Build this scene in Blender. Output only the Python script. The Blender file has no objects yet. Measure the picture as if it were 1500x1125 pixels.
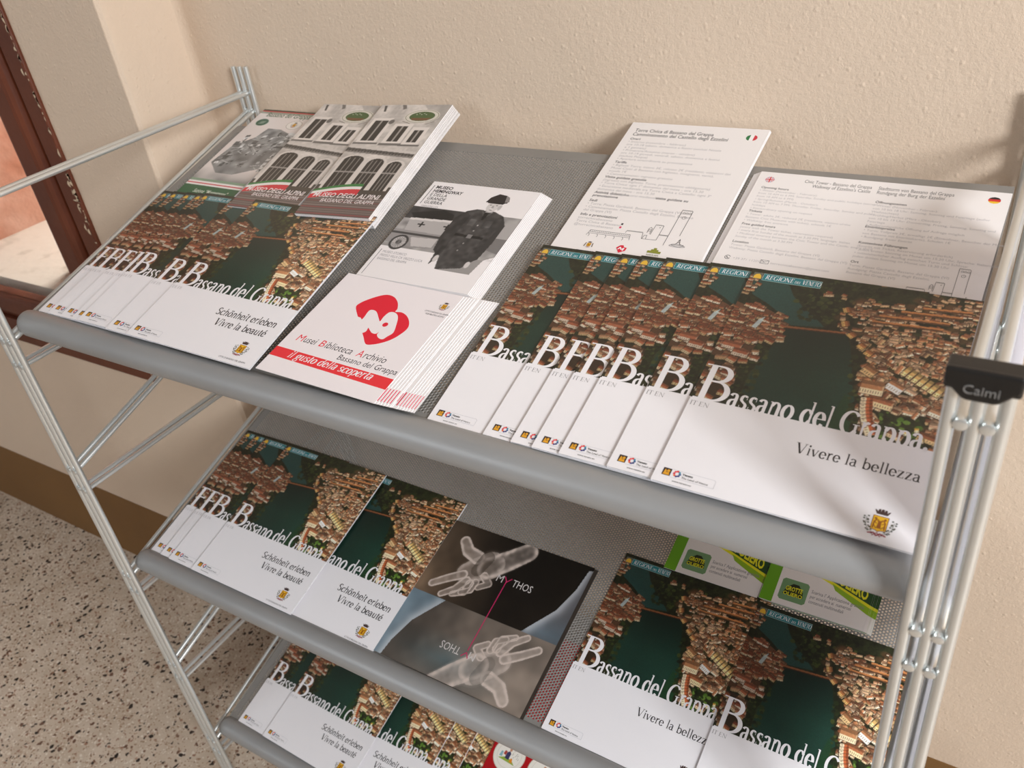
import bpy, math, random
import numpy as np
from mathutils import Vector, Matrix

# ---------------------------------------------------------------- units and frame
K = 0.0117                      # metres per layout unit (the shelf is 80 units = 0.94 m wide)
ZF = 81.7                       # height of the top shelf's front edge above the floor, in units
TILT = 0.273                    # slope of the shelves
STEP = 32.3                     # vertical distance between shelves
DEPTH = 31.7
rnd = random.Random(7)
rng = np.random.default_rng(7)
sc = bpy.context.scene
col = sc.collection

def U(x, y, z):
    return Vector((x * K, y * K, (z + ZF) * K))

# ---------------------------------------------------------------- camera
cam_d = bpy.data.cameras.new('camera')
cam = bpy.data.objects.new('camera', cam_d)
col.objects.link(cam)
yaw, pitch, roll = 0.6200, 0.5790, -0.1390
fwd = Vector((-math.sin(yaw) * math.cos(pitch), math.cos(yaw) * math.cos(pitch), -math.sin(pitch)))
rgt = Vector((math.cos(yaw), math.sin(yaw), 0))
upv = rgt.cross(fwd)
r2 = rgt * math.cos(roll) + upv * math.sin(roll)
u2 = -rgt * math.sin(roll) + upv * math.cos(roll)
m = Matrix((r2, u2, -fwd)).transposed().to_4x4()
m.translation = U(81.915, -36.766, 34.350)
cam.matrix_world = m
cam_d.sensor_width = 36
cam_d.lens = 1248.17 / 1500 * 36
cam_d.clip_start = 0.01
cam_d.dof.use_dof = True; cam_d.dof.focus_distance = 0.80; cam_d.dof.aperture_fstop = 11
sc.camera = cam

# ---------------------------------------------------------------- world, lights, exposure
w = bpy.data.worlds.new('World'); sc.world = w; w.use_nodes = True
w.node_tree.nodes['Background'].inputs[0].default_value = (0.84, 0.90, 1.0, 1)
w.node_tree.nodes['Background'].inputs[1].default_value = 0.6

def area(name, loc, target, sx, sy, power, colr):
    d = bpy.data.lights.new(name, 'AREA'); d.shape = 'RECTANGLE'; d.size = sx; d.size_y = sy
    d.energy = power; d.color = colr
    o = bpy.data.objects.new(name, d); col.objects.link(o)
    o.location = loc
    o.rotation_euler = (Vector(target) - Vector(loc)).to_track_quat('-Z', 'Y').to_euler()
    return o
area('side_window_daylight', (3.35, -0.05, 1.95), (0.7, 0.3, 0.9), 1.0, 1.2, 21, (0.95, 0.98, 1.0))
area('front_window_daylight', (3.2, -1.45, 2.15), (0.8, 0.1, 0.95), 0.7, 0.8, 62, (0.94, 0.975, 1.0))
area('room_daylight', (-1.3, -2.9, 2.0), (0.4, 0.3, 0.6), 1.3, 1.3, 13, (0.84, 0.92, 1.0))
area('outdoor_daylight', (-1.05, 1.2, 2.2), (-0.95, 0.55, 0.7), 0.7, 0.7, 25, (1.0, 0.97, 0.92))
sc.view_settings.view_transform = 'Standard'
sc.view_settings.look = 'None'
sc.view_settings.gamma = 1
sc.view_settings.use_curve_mapping = False
sc.view_settings.exposure = 0.60

# ---------------------------------------------------------------- small helpers
def lin(c):
    c = np.asarray(c, float)
    return np.where(c <= 0.04045, c / 12.92, ((c + 0.055) / 1.055) ** 2.4)

def rgb(r, g, b):
    return (r / 255, g / 255, b / 255)

def tag(o, label=None, cat=None, group=None, kind=None):
    for k_, v_ in (('label', label), ('category', cat), ('group', group), ('kind', kind)):
        if v_: o[k_] = v_
    return o

def link(name, data, parent=None, mats=()):
    o = bpy.data.objects.new(name, data)
    col.objects.link(o)
    if parent is not None: o.parent = parent
    for mm in mats: data.materials.append(mm)
    return o

class MB:
    """collects polygons (and per-vertex colours) for one mesh"""
    def __init__(s): s.v = []; s.f = []; s.c = []
    def add(s, vs, fs, c=None):
        n = len(s.v); s.v += [tuple(q) for q in vs]; s.f += [tuple(i + n for i in f) for f in fs]
        s.c += [c] * len(vs)
        return s
    def box(s, x0, x1, y0, y1, z0, z1, b=0.0):
        vs = [(x, y, z) for z in (z0, z1) for y in (y0, y1) for x in (x0, x1)]
        return s.add(vs, [(0, 2, 3, 1), (4, 5, 7, 6), (0, 1, 5, 4), (2, 6, 7, 3), (0, 4, 6, 2), (1, 3, 7, 5)])
    def tube(s, a, b, r, n=16, cap=True, dome=0.0):
        a, b = Vector(a), Vector(b); d = (b - a).normalized()
        e = d.orthogonal().normalized(); g = d.cross(e)
        rings = [(a, r), (b, r)]
        if dome:
            rings = [(a - d * dome, r * .35), (a - d * dome * .7, r * .75), (a, r), (b, r), (b + d * dome * .7, r * .75), (b + d * dome, r * .35)]
        vs = []
        for c_, rr in rings:
            for i in range(n):
                t = 2 * math.pi * i / n
                vs.append(c_ + (e * math.cos(t) + g * math.sin(t)) * rr)
        fs = []
        for k_ in range(len(rings) - 1):
            for i in range(n):
                j = (i + 1) % n
                fs.append((k_ * n + i, k_ * n + j, (k_ + 1) * n + j, (k_ + 1) * n + i))
        if cap:
            fs.append(tuple(range(n))[::-1]); fs.append(tuple(range((len(rings) - 1) * n, len(rings) * n)))
        return s.add(vs, fs)
    def mesh(s, name, smooth=False):
        me = bpy.data.meshes.new(name); me.from_pydata([tuple(q) for q in s.v], [], s.f)
        if s.c and s.c[0] is not None:
            at = me.color_attributes.new('print_colour', 'FLOAT_COLOR', 'POINT')
            arr = np.ones((len(s.v), 4)); arr[:, :3] = lin(np.array(s.c))
            at.data.foreach_set('color', arr.ravel())
        if smooth:
            me.polygons.foreach_set('use_smooth', [True] * len(me.polygons))
        me.update(); return me
    def build(s, name, mat, parent=None, smooth=False, auto=None):
        me = s.mesh(name, smooth)
        o = link(name, me, parent, [mat])
        if auto:
            me.set_sharp_from_angle(angle=math.radians(auto))
        return o

# ---------------------------------------------------------------- materials
def mat(name, base, rough=0.5, metal=0.0, spec=0.5, noise=None, bump=None, coat=0.0, stops=None):
    mm = bpy.data.materials.new(name); mm.use_nodes = True
    nt = mm.node_tree; b = nt.nodes['Principled BSDF']
    b.inputs['Base Color'].default_value = (*lin(base), 1)
    b.inputs['Roughness'].default_value = rough
    b.inputs['Metallic'].default_value = metal
    b.inputs['Specular IOR Level'].default_value = spec
    b.inputs['Coat Weight'].default_value = coat
    tc = nt.nodes.new('ShaderNodeTexCoord')
    if noise:                                      # (scale, second colour, low, high)
        nz = nt.nodes.new('ShaderNodeTexNoise'); nz.inputs['Scale'].default_value = noise[0]; nz.inputs['Detail'].default_value = 6
        rp = nt.nodes.new('ShaderNodeValToRGB')
        rp.color_ramp.elements[0].position = noise[2]; rp.color_ramp.elements[0].color = (*lin(base), 1)
        rp.color_ramp.elements[1].position = noise[3]; rp.color_ramp.elements[1].color = (*lin(noise[1]), 1)
        nt.links.new(tc.outputs['Object'], nz.inputs['Vector']); nt.links.new(nz.outputs['Fac'], rp.inputs['Fac'])
        nt.links.new(rp.outputs['Color'], b.inputs['Base Color'])
    if bump:                                       # (scale, strength, distance)
        nz = nt.nodes.new('ShaderNodeTexNoise'); nz.inputs['Scale'].default_value = bump[0]; nz.inputs['Detail'].default_value = 5
        bp = nt.nodes.new('ShaderNodeBump'); bp.inputs['Strength'].default_value = bump[1]; bp.inputs['Distance'].default_value = bump[2]
        nt.links.new(tc.outputs['Object'], nz.inputs['Vector']); nt.links.new(nz.outputs['Fac'], bp.inputs['Height'])
        nt.links.new(bp.outputs['Normal'], b.inputs['Normal'])
    return mm

M = {}
M['chrome'] = mat('satin_steel', rgb(222, 225, 224), 0.30, 0.75, noise=(15, rgb(214, 217, 216), .3, .7))
M['grey_paint'] = mat('grey_painted_steel', rgb(160, 160, 160), 0.42, 0.25, noise=(9, rgb(154, 154, 154), .3, .7), bump=(600, .05, .0005))
M['perf'] = mat('perforated_steel', rgb(150, 147, 143), 0.5, 0.3, noise=(12, rgb(142, 139, 135), .3, .7))
M['black'] = mat('black_plastic', rgb(16, 15, 15), 0.38, 0, noise=(80, rgb(22, 21, 20), .3, .7), bump=(900, .1, .0005))
M['black_text'] = mat('raised_black_lettering', rgb(120, 118, 116), 0.25)
M['paper'] = mat('paper_white', rgb(236, 232, 232), 0.55, noise=(30, rgb(232, 228, 229), .3, .7))
M['edge'] = mat('page_edges', rgb(226, 224, 224), 0.8, noise=(200, rgb(196, 194, 196), .35, .65))
M['plaster'] = mat('plaster_wall', rgb(214, 194, 173), 0.9, spec=.2, noise=(2.2, rgb(208, 187, 167), .3, .7))
M['far_wall'] = mat('far_room_plaster', rgb(176, 172, 168), 0.9, noise=(2, rgb(168, 164, 160), .3, .7))
M['brown'] = mat('brown_window_paint', rgb(104, 50, 26), 0.42, noise=(6, rgb(84, 38, 20), .3, .7), bump=(60, .25, .002))
M['band'] = mat('ochre_brown_wall_band', rgb(124, 88, 44), 0.6, noise=(3, rgb(112, 78, 38), .3, .7))
M['masonry'] = mat('pink_weathered_render', rgb(232, 190, 168), 0.9, noise=(9, rgb(216, 160, 134), .42, .62), bump=(22, .9, .01))
M['sill'] = mat('pale_weathered_sill', rgb(214, 204, 190), 0.9, noise=(16, rgb(160, 146, 128), .55, .78), bump=(30, .5, .006))
M['iron'] = mat('dark_iron', rgb(70, 72, 74), 0.5, .6)
M['chip'] = mat('chipped_paint_showing_plaster', rgb(206, 186, 158), 0.9)

def plaster_relief(mm):
    nt = mm.node_tree; b = nt.nodes['Principled BSDF']; tc = nt.nodes.new('ShaderNodeTexCoord')
    n1 = nt.nodes.new('ShaderNodeTexNoise'); n1.inputs['Scale'].default_value = 210; n1.inputs['Detail'].default_value = 5; n1.inputs['Roughness'].default_value = .65
    n2 = nt.nodes.new('ShaderNodeTexVoronoi'); n2.inputs['Scale'].default_value = 85
    n3 = nt.nodes.new('ShaderNodeTexNoise'); n3.inputs['Scale'].default_value = 5; n3.inputs['Detail'].default_value = 2
    mr = nt.nodes.new('ShaderNodeMapRange'); mr.inputs['From Min'].default_value = .22; mr.inputs['From Max'].default_value = 0; mr.inputs['To Max'].default_value = .55
    ad = nt.nodes.new('ShaderNodeMath'); ad.operation = 'ADD'
    a2 = nt.nodes.new('ShaderNodeMath'); a2.operation = 'MULTIPLY_ADD'; a2.inputs[1].default_value = 4.0
    bp = nt.nodes.new('ShaderNodeBump'); bp.inputs['Strength'].default_value = .36; bp.inputs['Distance'].default_value = .0030
    L = nt.links.new
    for n in (n1, n2, n3): L(tc.outputs['Object'], n.inputs['Vector'])
    L(n2.outputs['Distance'], mr.inputs['Value']); L(n1.outputs['Fac'], ad.inputs[0]); L(mr.outputs['Result'], ad.inputs[1])
    L(n3.outputs['Fac'], a2.inputs[0]); L(ad.outputs[0], a2.inputs[2]); L(a2.outputs[0], bp.inputs['Height'])
    L(bp.outputs['Normal'], b.inputs['Normal'])
plaster_relief(M['plaster'])

def terrazzo():
    mm = bpy.data.materials.new('terrazzo'); mm.use_nodes = True
    nt = mm.node_tree; b = nt.nodes['Principled BSDF']; b.inputs['Roughness'].default_value = .38
    L = nt.links.new
    tc = nt.nodes.new('ShaderNodeTexCoord')
    wn = nt.nodes.new('ShaderNodeTexNoise'); wn.inputs['Scale'].default_value = 90; wn.inputs['Detail'].default_value = 2
    mx = nt.nodes.new('ShaderNodeVectorMath'); mx.operation = 'MULTIPLY_ADD'; mx.inputs[1].default_value = (.012,) * 3
    L(tc.outputs['Object'], wn.inputs['Vector']); L(wn.outputs['Color'], mx.inputs[0]); L(tc.outputs['Object'], mx.inputs[2])
    prev = None
    n = nt.nodes.new('ShaderNodeTexNoise'); n.inputs['Scale'].default_value = 14; n.inputs['Detail'].default_value = 8
    rp = nt.nodes.new('ShaderNodeValToRGB'); e = rp.color_ramp.elements
    e[0].position = .35; e[0].color = (*lin(rgb(188, 170, 150)), 1); e[1].position = .65; e[1].color = (*lin(rgb(206, 190, 172)), 1)
    L(tc.outputs['Object'], n.inputs['Vector']); L(n.outputs['Fac'], rp.inputs['Fac']); prev = rp.outputs['Color']
    for sc_, cut, pal in ((260, .55, [rgb(170, 140, 118), rgb(222, 212, 198), rgb(150, 120, 96), rgb(196, 176, 158)]),
                          (170, .78, [rgb(120, 88, 70), rgb(216, 205, 190), rgb(60, 48, 42), rgb(150, 110, 90)]),
                          (105, .90, [rgb(44, 34, 30), rgb(36, 28, 26), rgb(110, 78, 62), rgb(50, 40, 36)])):
        v = nt.nodes.new('ShaderNodeTexVoronoi'); v.inputs['Scale'].default_value = sc_; v.inputs['Randomness'].default_value = 1
        L(mx.outputs[0], v.inputs['Vector'])
        sp = nt.nodes.new('ShaderNodeSeparateColor'); L(v.outputs['Color'], sp.inputs[0])
        cr = nt.nodes.new('ShaderNodeValToRGB'); cr.color_ramp.interpolation = 'CONSTANT'
        while len(cr.color_ramp.elements) < len(pal): cr.color_ramp.elements.new(.5)
        for i, c_ in enumerate(pal):
            cr.color_ramp.elements[i].position = i / len(pal); cr.color_ramp.elements[i].color = (*lin(c_), 1)
        L(sp.outputs[1], cr.inputs['Fac'])
        g1 = nt.nodes.new('ShaderNodeMath'); g1.operation = 'GREATER_THAN'; g1.inputs[1].default_value = cut; L(sp.outputs[0], g1.inputs[0])
        g2 = nt.nodes.new('ShaderNodeMath'); g2.operation = 'LESS_THAN'; g2.inputs[1].default_value = .46; L(v.outputs['Distance'], g2.inputs[0])
        g3 = nt.nodes.new('ShaderNodeMath'); g3.operation = 'MULTIPLY'; L(g1.outputs[0], g3.inputs[0]); L(g2.outputs[0], g3.inputs[1])
        mi = nt.nodes.new('ShaderNodeMix'); mi.data_type = 'RGBA'
        L(g3.outputs[0], mi.inputs[0]); L(prev, mi.inputs[6]); L(cr.outputs['Color'], mi.inputs[7]); prev = mi.outputs[2]
    L(prev, b.inputs['Base Color'])
    return mm
M['terrazzo'] = terrazzo()

def printed(name, rough, coat=0.0):
    mm = bpy.data.materials.new(name); mm.use_nodes = True
    nt = mm.node_tree; b = nt.nodes['Principled BSDF']
    at = nt.nodes.new('ShaderNodeAttribute'); at.attribute_name = 'print_colour'
    nt.links.new(at.outputs['Color'], b.inputs['Base Color'])
    b.inputs['Roughness'].default_value = rough
    b.inputs['Coat Weight'].default_value = coat; b.inputs['Coat Roughness'].default_value = .22
    return mm
M['print_gloss'] = printed('glossy_printed_ink', .36, .35)
M['print_matt'] = printed('matt_printed_ink', .55)
M['cover_gloss'] = mat('coated_white_card', rgb(240, 237, 240), 0.36, noise=(20, rgb(237, 234, 238), .3, .7), coat=.3)
M['red_card'] = mat('coated_red_card', rgb(176, 24, 30), 0.4, noise=(20, rgb(168, 22, 28), .3, .7))
M['green_card'] = mat('coated_green_card', rgb(96, 152, 28), 0.45, noise=(20, rgb(90, 146, 26), .3, .7))
M['dark_card'] = mat('coated_dark_card', rgb(60, 52, 46), 0.4, noise=(20, rgb(54, 47, 42), .3, .7))

# ---------------------------------------------------------------- setting
XC = -9.9                                         # convex corner of the window wall
YW, YB = 24.7, 35.2                               # window wall face, back wall face
XR, YT = 240, 0
def slab(name, a, b, mm, **kw):
    p, q = U(*a), U(*b)
    o = MB().box(p.x, q.x, p.y, q.y, p.z, q.z).build(name, mm)
    tag(o, kind='structure'); return o
slab('floor', (-330, -300, -ZF - 8), (330, 80, -ZF), M['terrazzo'])
# back wall with the short return towards the window wall (one plaster skin, rounded inner corner)
def wallprofile():
    pts = []
    pts.append((XC - 14, YW + 16)); pts.append((XC - 14, YW + 3))
    pts = [(XC - .0, YW + .35), (XC - .35, YW)]
    return pts
def extrude_profile(name, pts, z0, z1, mm, kind='structure', smooth=35):
    mb = MB(); n = len(pts)
    vs = [U(x, y, z0) for x, y in pts] + [U(x, y, z1) for x, y in pts]
    fs = [(i, i + 1, n + i + 1, n + i) for i in range(n - 1)]
    fs.append((n - 1, 0, n, 2 * n - 1)); fs.append(tuple(range(n))[::-1]); fs.append(tuple(range(n, 2 * n)))
    mb.add(vs, fs); o = mb.build(name, mm, smooth=True, auto=smooth); tag(o, kind=kind); return o
cx, cy, R = XC - 1.4 + 2.2, YB - 2.2, 2.2
arc = [(cx - R * math.cos(t), cy + R * math.sin(t)) for t in np.linspace(0, math.pi / 2, 10)]
extrude_profile('wall_back', [(XC + .0, YW + .4), (XC - .4, YW + .2)][:0] + [(XC - 12, YW + 8), (XC - 12, YB + 12), (305, YB + 12), (305, YB)] + arc[::-1] + [(XC - .02, YW + 1.2), (XC - .1, YW + .4), (XC - .5, YW + .02), (XC - 2, YW + .02)], -ZF, 150, M['plaster'])
# window wall, built around the opening
FX, FZ = -28.1, -30.6                             # right and lower outer edges of the brown frame
slab('wall_left', (FX, YW, -ZF), (XC - .6, YW + 14, 150), M['plaster'])
slab('wall_left', (-220, YW, -ZF), (FX, YW + 14, FZ), M['plaster'])
slab('wall_left', (-220, YW, 90), (FX, YW + 14, 150), M['plaster'])
slab('wall_left', (-220, YW, FZ), (-140, YW + 14, 90), M['plaster'])
slab('wall_front', (-330, -300, -ZF), (320, -290, 165), M['far_wall'])
slab('wall_right', (300, -290, -ZF), (310, YB, 165), M['far_wall'])
slab('wall_far_left', (-230, -290, -ZF), (-220, YW, 165), M['far_wall'])
slab('ceiling', (-230, -300, 150), (310, YB + 12, 158), M['far_wall'])
# painted brown band along the foot of the walls
slab('baseboard_left', (-220, YW - .12, -ZF), (XC - .1, YW, -64.4), M['band'])
slab('baseboard_side', (XC - .3, YW - .12, -ZF), (XC + .1, YB - 1.2, -64.4), M['band'])
slab('baseboard_back', (XC - .1, YB - .12, -ZF), (300, YB, -64.4), M['band'])
# deep reveal, sill and weathered wall outside the window
slab('wall_outside', (-108, YW + 5, -22), (-89, YW + 52, 110), M['masonry'])
slab('wall_outer_side', (-60, YW + 11, -22), (-26, YW + 52, 110), M['masonry'])
slab('trim_1', (-100, YW + 4.5, -30), (-20, YW + 62, -21.6), M['sill'])
bar = MB().box(*[v * K for v in (-89.4, -85.5)], *[v * K for v in (YW + 17, YW + 18.2)], (5.2 + ZF) * K, (6.6 + ZF) * K).build('iron_hook', M['iron'])
tag(bar, 'short dark iron bar sticking out of the pink wall outside the window', 'bracket')

# window: outer frame, sash, glass
win = bpy.data.objects.new('window_1', None); col.objects.link(win); tag(win, kind='structure')
win.location = U(FX, YW, FZ)
def wpart(name, x0, x1, y0, y1, z0, z1, mm, parent=win, bev=.25):
    o0 = Vector(win.location)
    p = U(x0, y0, z0) - o0; q = U(x1, y1, z1) - o0
    mb = MB().box(p.x, q.x, p.y, q.y, p.z, q.z)
    o = mb.build(name, mm, parent)
    if bev:
        b = o.modifiers.new('b', 'BEVEL'); b.width = bev * K; b.segments = 3; b.limit_method = 'ANGLE'
    return o
TOPZ, LX = 88, -138
wpart('frame_post', FX - 3.4, FX, YW - .55, YW + 4, FZ, TOPZ, M['brown'])
wpart('frame_post', FX - 4.4, FX - 3.4, YW + .5, YW + 4, FZ + 3, TOPZ, M['brown'])
wpart('frame_rail', LX, FX - .01, YW - .6, YW + 4, FZ, FZ + 4.6, M['brown'])
wpart('frame_rail', LX, FX - 3.4, YW + .3, YW + 4, FZ + 4.6, FZ + 6, M['brown'])
sash = wpart('sash_stile', FX - 10.6, FX - 5.2, YW - .9, YW + 2.6, FZ + 5.6, TOPZ, M['brown'], bev=1.1)
wpart('sash_rail', LX, FX - 10.0, YW - .6, YW + 2.6, FZ + 5.6, FZ + 9.2, M['brown'], bev=.8)
gl = bpy.data.materials.new('window_glass'); gl.use_nodes = True
g = gl.node_tree.nodes['Principled BSDF']; g.inputs['Transmission Weight'].default_value = 1; g.inputs['Roughness'].default_value = .02
g.inputs['IOR'].default_value = 1.12; g.inputs['Base Color'].default_value = (.97, .98, .97, 1)
wpart('pane', LX, FX - 10.2, YW + 1.0, YW + 1.12, FZ + 8.8, TOPZ, gl, bev=0)
wpart('putty_bead', LX, FX - 10.6, YW + .3, YW + .9, FZ + 9.2, FZ + 9.35, M['brown'], bev=.1)
# chipped paint along the outer edge of the frame (thin irregular flakes of bare plaster)
cm = MB(); o0 = Vector(win.location)
for i in range(110):
    z = rnd.uniform(FZ + 1, 30); ww = rnd.uniform(.06, .5) * (1.6 if z < 5 else 1); hh = rnd.uniform(.15, 1.3)
    xx = FX + .04 - (0 if rnd.random() < .75 else rnd.uniform(.2, 1.2))
    pts = [(xx, z), (xx - ww * rnd.uniform(.5, 1), z + hh * .25), (xx - ww, z + hh * .5), (xx - ww * rnd.uniform(.3, 1), z + hh * .8), (xx, z + hh)]
    vs = [U(x, YW - .565, zz) - o0 for x, zz in pts]
    cm.add(vs, [tuple(range(5))])
ch = cm.build('paint_chips', M['chip'], win); tag(ch, 'pale flakes of bare plaster along the frame', kind='stuff')
# distant ground outside
# (nothing else of the outside can be seen)

# ---------------------------------------------------------------- rack
rack = bpy.data.objects.new('brochure_rack', None); col.objects.link(rack)
rack.location = U(40, 15, -ZF)
tag(rack, 'grey steel brochure rack of three perforated sloping shelves between triple tube posts', 'rack')
RO = Vector(rack.location)
def RV(x, y, z): return U(x, y, z) - RO
SLOPE = math.tan(TILT)
YF, YR, PR = -3.1, 34.2, .31
XT_L = (-2.39, -1.36, -.33); XT_R = (80.33, 81.36, 82.39)
def bevelled(o, wd, seg=2):
    b = o.modifiers.new('b', 'BEVEL'); b.width = wd; b.segments = seg; b.limit_method = 'ANGLE'; b.angle_limit = math.radians(50)
    return o
for side, xs in (('L', XT_L), ('R', XT_R)):
    for x in xs:
        for y, zt in ((YF, 13.3), (YR, 14.3)):
            bevelled(MB().tube(RV(x, y, -ZF + .3), RV(x, y, zt), PR * K, 20).build('post_tube', M['chrome'], rack, True, 40), .0006)
    for gx in ((xs[0] + xs[1]) / 2, (xs[1] + xs[2]) / 2):
        def rod(z0, z1, y1=YR + .35):
            o = MB().tube(RV(gx, YF - .20, z0), RV(gx, y1, z1), .27 * K, 16).build('side_rod', M['chrome'], rack, True, 40)
            c = MB().tube(RV(gx, YF - .36, z0 - .01), RV(gx, YF - .16, z0), .30 * K, 18, dome=.04 * K).build('rod_head', M['chrome'], o, True, 40)
            c.matrix_parent_inverse = Matrix.Identity(4)
        rod(11.05, 11.3)
        for k_ in range(5):
            z0 = -2.1 - 16.2 * k_
            rod(z0, z0 + (YR - YF) * .305)
            if z0 - 2.7 > -ZF + 3: rod(z0 - 2.7, z0 - 2.7)
    # black end cap over the three front tubes
    a, b = xs[0] - .42, xs[2] + .42
    prof = [(a, 13.95), (b, 13.95), (b, 13.15), (b - .12, 13.05), (b - .25, 13.0), (b - .55, 12.7), (b - .75, 12.52), (b - .95, 12.45),
            (a + .95, 12.45), (a + .75, 12.52), (a + .55, 12.7), (a + .25, 13.0), (a + .12, 13.05), (a, 13.15)]
    mb = MB(); n = len(prof)
    mb.add([RV(x, YF - .62, z) for x, z in prof] + [RV(x, YF - .30, z) for x, z in prof],
           [tuple(range(n))[::-1], tuple(range(n, 2 * n))] + [(i, (i + 1) % n, n + (i + 1) % n, n + i) for i in range(n)])
    p, q = RV(a, YF - .62, 12.9), RV(b, YF + .62, 13.95)
    mb.box(p.x, q.x, p.y + .0004, q.y, p.z, q.z - .0002)
    capo = bevelled(mb.build('post_cap', M['black'], rack), .0018, 3)
    # raised lettering on the cap
    cu = bpy.data.curves.new('cap_lettering', 'FONT'); cu.body = 'Caimi'; cu.size = .0070; cu.extrude = .0003; cu.align_x = 'CENTER'
    tmp = bpy.data.objects.new('t', cu); col.objects.link(tmp); tme = bpy.data.meshes.new_from_object(tmp); bpy.data.objects.remove(tmp)
    tme.materials.clear(); to = link('cap_lettering', tme, capo, [M['black_text']])
    to.location = RV((a + b) / 2, YF - .64, 12.86); to.rotation_euler = (math.pi / 2, 0, 0); to.scale = (1, 1, 1)

# perforated plate: hexagonal cells, each with a real hole
def perforated():
    p = .30; cw = p * math.sqrt(3) / 2; x0, x1, v0, v1 = .75, 79.25, .2, DEPTH - 1.15
    nx = int((x1 - x0) / cw); ny = int((v1 - v0) / p)
    ii, jj = np.meshgrid(np.arange(nx), np.arange(ny), indexing='ij')
    cxs = (x0 + cw * (ii + .5)).ravel(); cvs = (v0 + p * (jj + .5 + .5 * (ii % 2) - .25)).ravel()
    ang = np.arange(6) * math.pi / 3
    Ro, Ri, th = p / math.sqrt(3) * 1.0, .098, .06
    n = len(cxs)
    V = np.zeros((n, 18, 3))
    for k_, (rr, dz) in enumerate(((Ro, 0), (Ri, 0), (Ri, -th))):
        V[:, k_ * 6:(k_ + 1) * 6, 0] = cxs[:, None] + rr * np.cos(ang)
        V[:, k_ * 6:(k_ + 1) * 6, 1] = cvs[:, None] + rr * np.sin(ang)
        V[:, k_ * 6:(k_ + 1) * 6, 2] = dz
    f = []
    for i in range(6):
        j = (i + 1) % 6
        f.append((i, j, 6 + j, 6 + i)); f.append((6 + i, 6 + j, 12 + j, 12 + i))
    F = (np.arange(n)[:, None, None] * 18 + np.array(f)[None]).reshape(-1)
    me = bpy.data.meshes.new('perforated_plate')
    me.vertices.add(n * 18); me.vertices.foreach_set('co', (V * K).ravel())
    nf = n * 12
    me.loops.add(nf * 4); me.loops.foreach_set('vertex_index', F)
    me.polygons.add(nf); me.polygons.foreach_set('loop_start', np.arange(nf) * 4); me.polygons.foreach_set('loop_total', np.full(nf, 4))
    me.update(); me.validate(); me.materials.append(M['perf'])
    return me
plate_me = perforated()
def border_me():
    mb = MB(); e, z1, z0 = .9, .004, -.075
    for a in ((0, e, -.3, DEPTH), (80 - e, 80, -.3, DEPTH), (e, 80 - e, DEPTH - 1.28, DEPTH), (e, 80 - e, -.3, .36)):
        mb.box(*[v * K for v in a], z0 * K, z1 * K)
    for a in ((0, .1, -.3, DEPTH), (79.9, 80, -.3, DEPTH), (0, 80, DEPTH - .1, DEPTH)):      # turned-down flanges
        mb.box(*[v * K for v in a], -.75 * K, z0 * K)
    return mb.mesh('plate_border')
bme = border_me(); bme.materials.append(M['perf'])
lip = MB(); lx0, lx1, LR = -.55, 80.45, 1.33
for t in (0,):
    ns = 28; rings = []
    for xx, rr in ((lx0, .55), (lx0 + .06, .85), (lx0 + .22, 1.12), (lx0 + .5, 1.27), (lx0 + .9, 1.33), (lx1 - .9, 1.33), (lx1 - .5, 1.27), (lx1 - .22, 1.12), (lx1 - .06, .85), (lx1, .55)):
        rings.append([(xx * K, (-1.05 + rr * math.cos(q)) * K, (-.86 + rr * math.sin(q)) * K) for q in np.linspace(0, 2 * math.pi, ns, endpoint=False)])
    vs = [q for r_ in rings for q in r_]
    fs = [(a * ns + i, a * ns + (i + 1) % ns, (a + 1) * ns + (i + 1) % ns, (a + 1) * ns + i) for a in range(len(rings) - 1) for i in range(ns)]
    fs += [tuple(range(ns)), tuple(range((len(rings) - 1) * ns, len(rings) * ns))[::-1]]
    lip.add(vs, fs)
lip_me = lip.mesh('front_lip', True); lip_me.materials.append(M['grey_paint']); lip_me.set_sharp_from_angle(angle=math.radians(60))
def shelf_matrix(n):
    mt = Matrix.Rotation(TILT, 4, 'X'); mt.translation = U(0, 0, -STEP * n); return mt
for n in range(3):
    sh = link('shelf', plate_me, rack); sh.matrix_world = Matrix.Translation(-RO) @ shelf_matrix(n)
    sh.matrix_basis = Matrix.Translation(-RO) @ shelf_matrix(n)
    link('plate_border', bme, sh)
    lp = link('front_lip', lip_me, sh); lp.matrix_basis = Matrix.Rotation(-TILT, 4, 'X')

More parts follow.
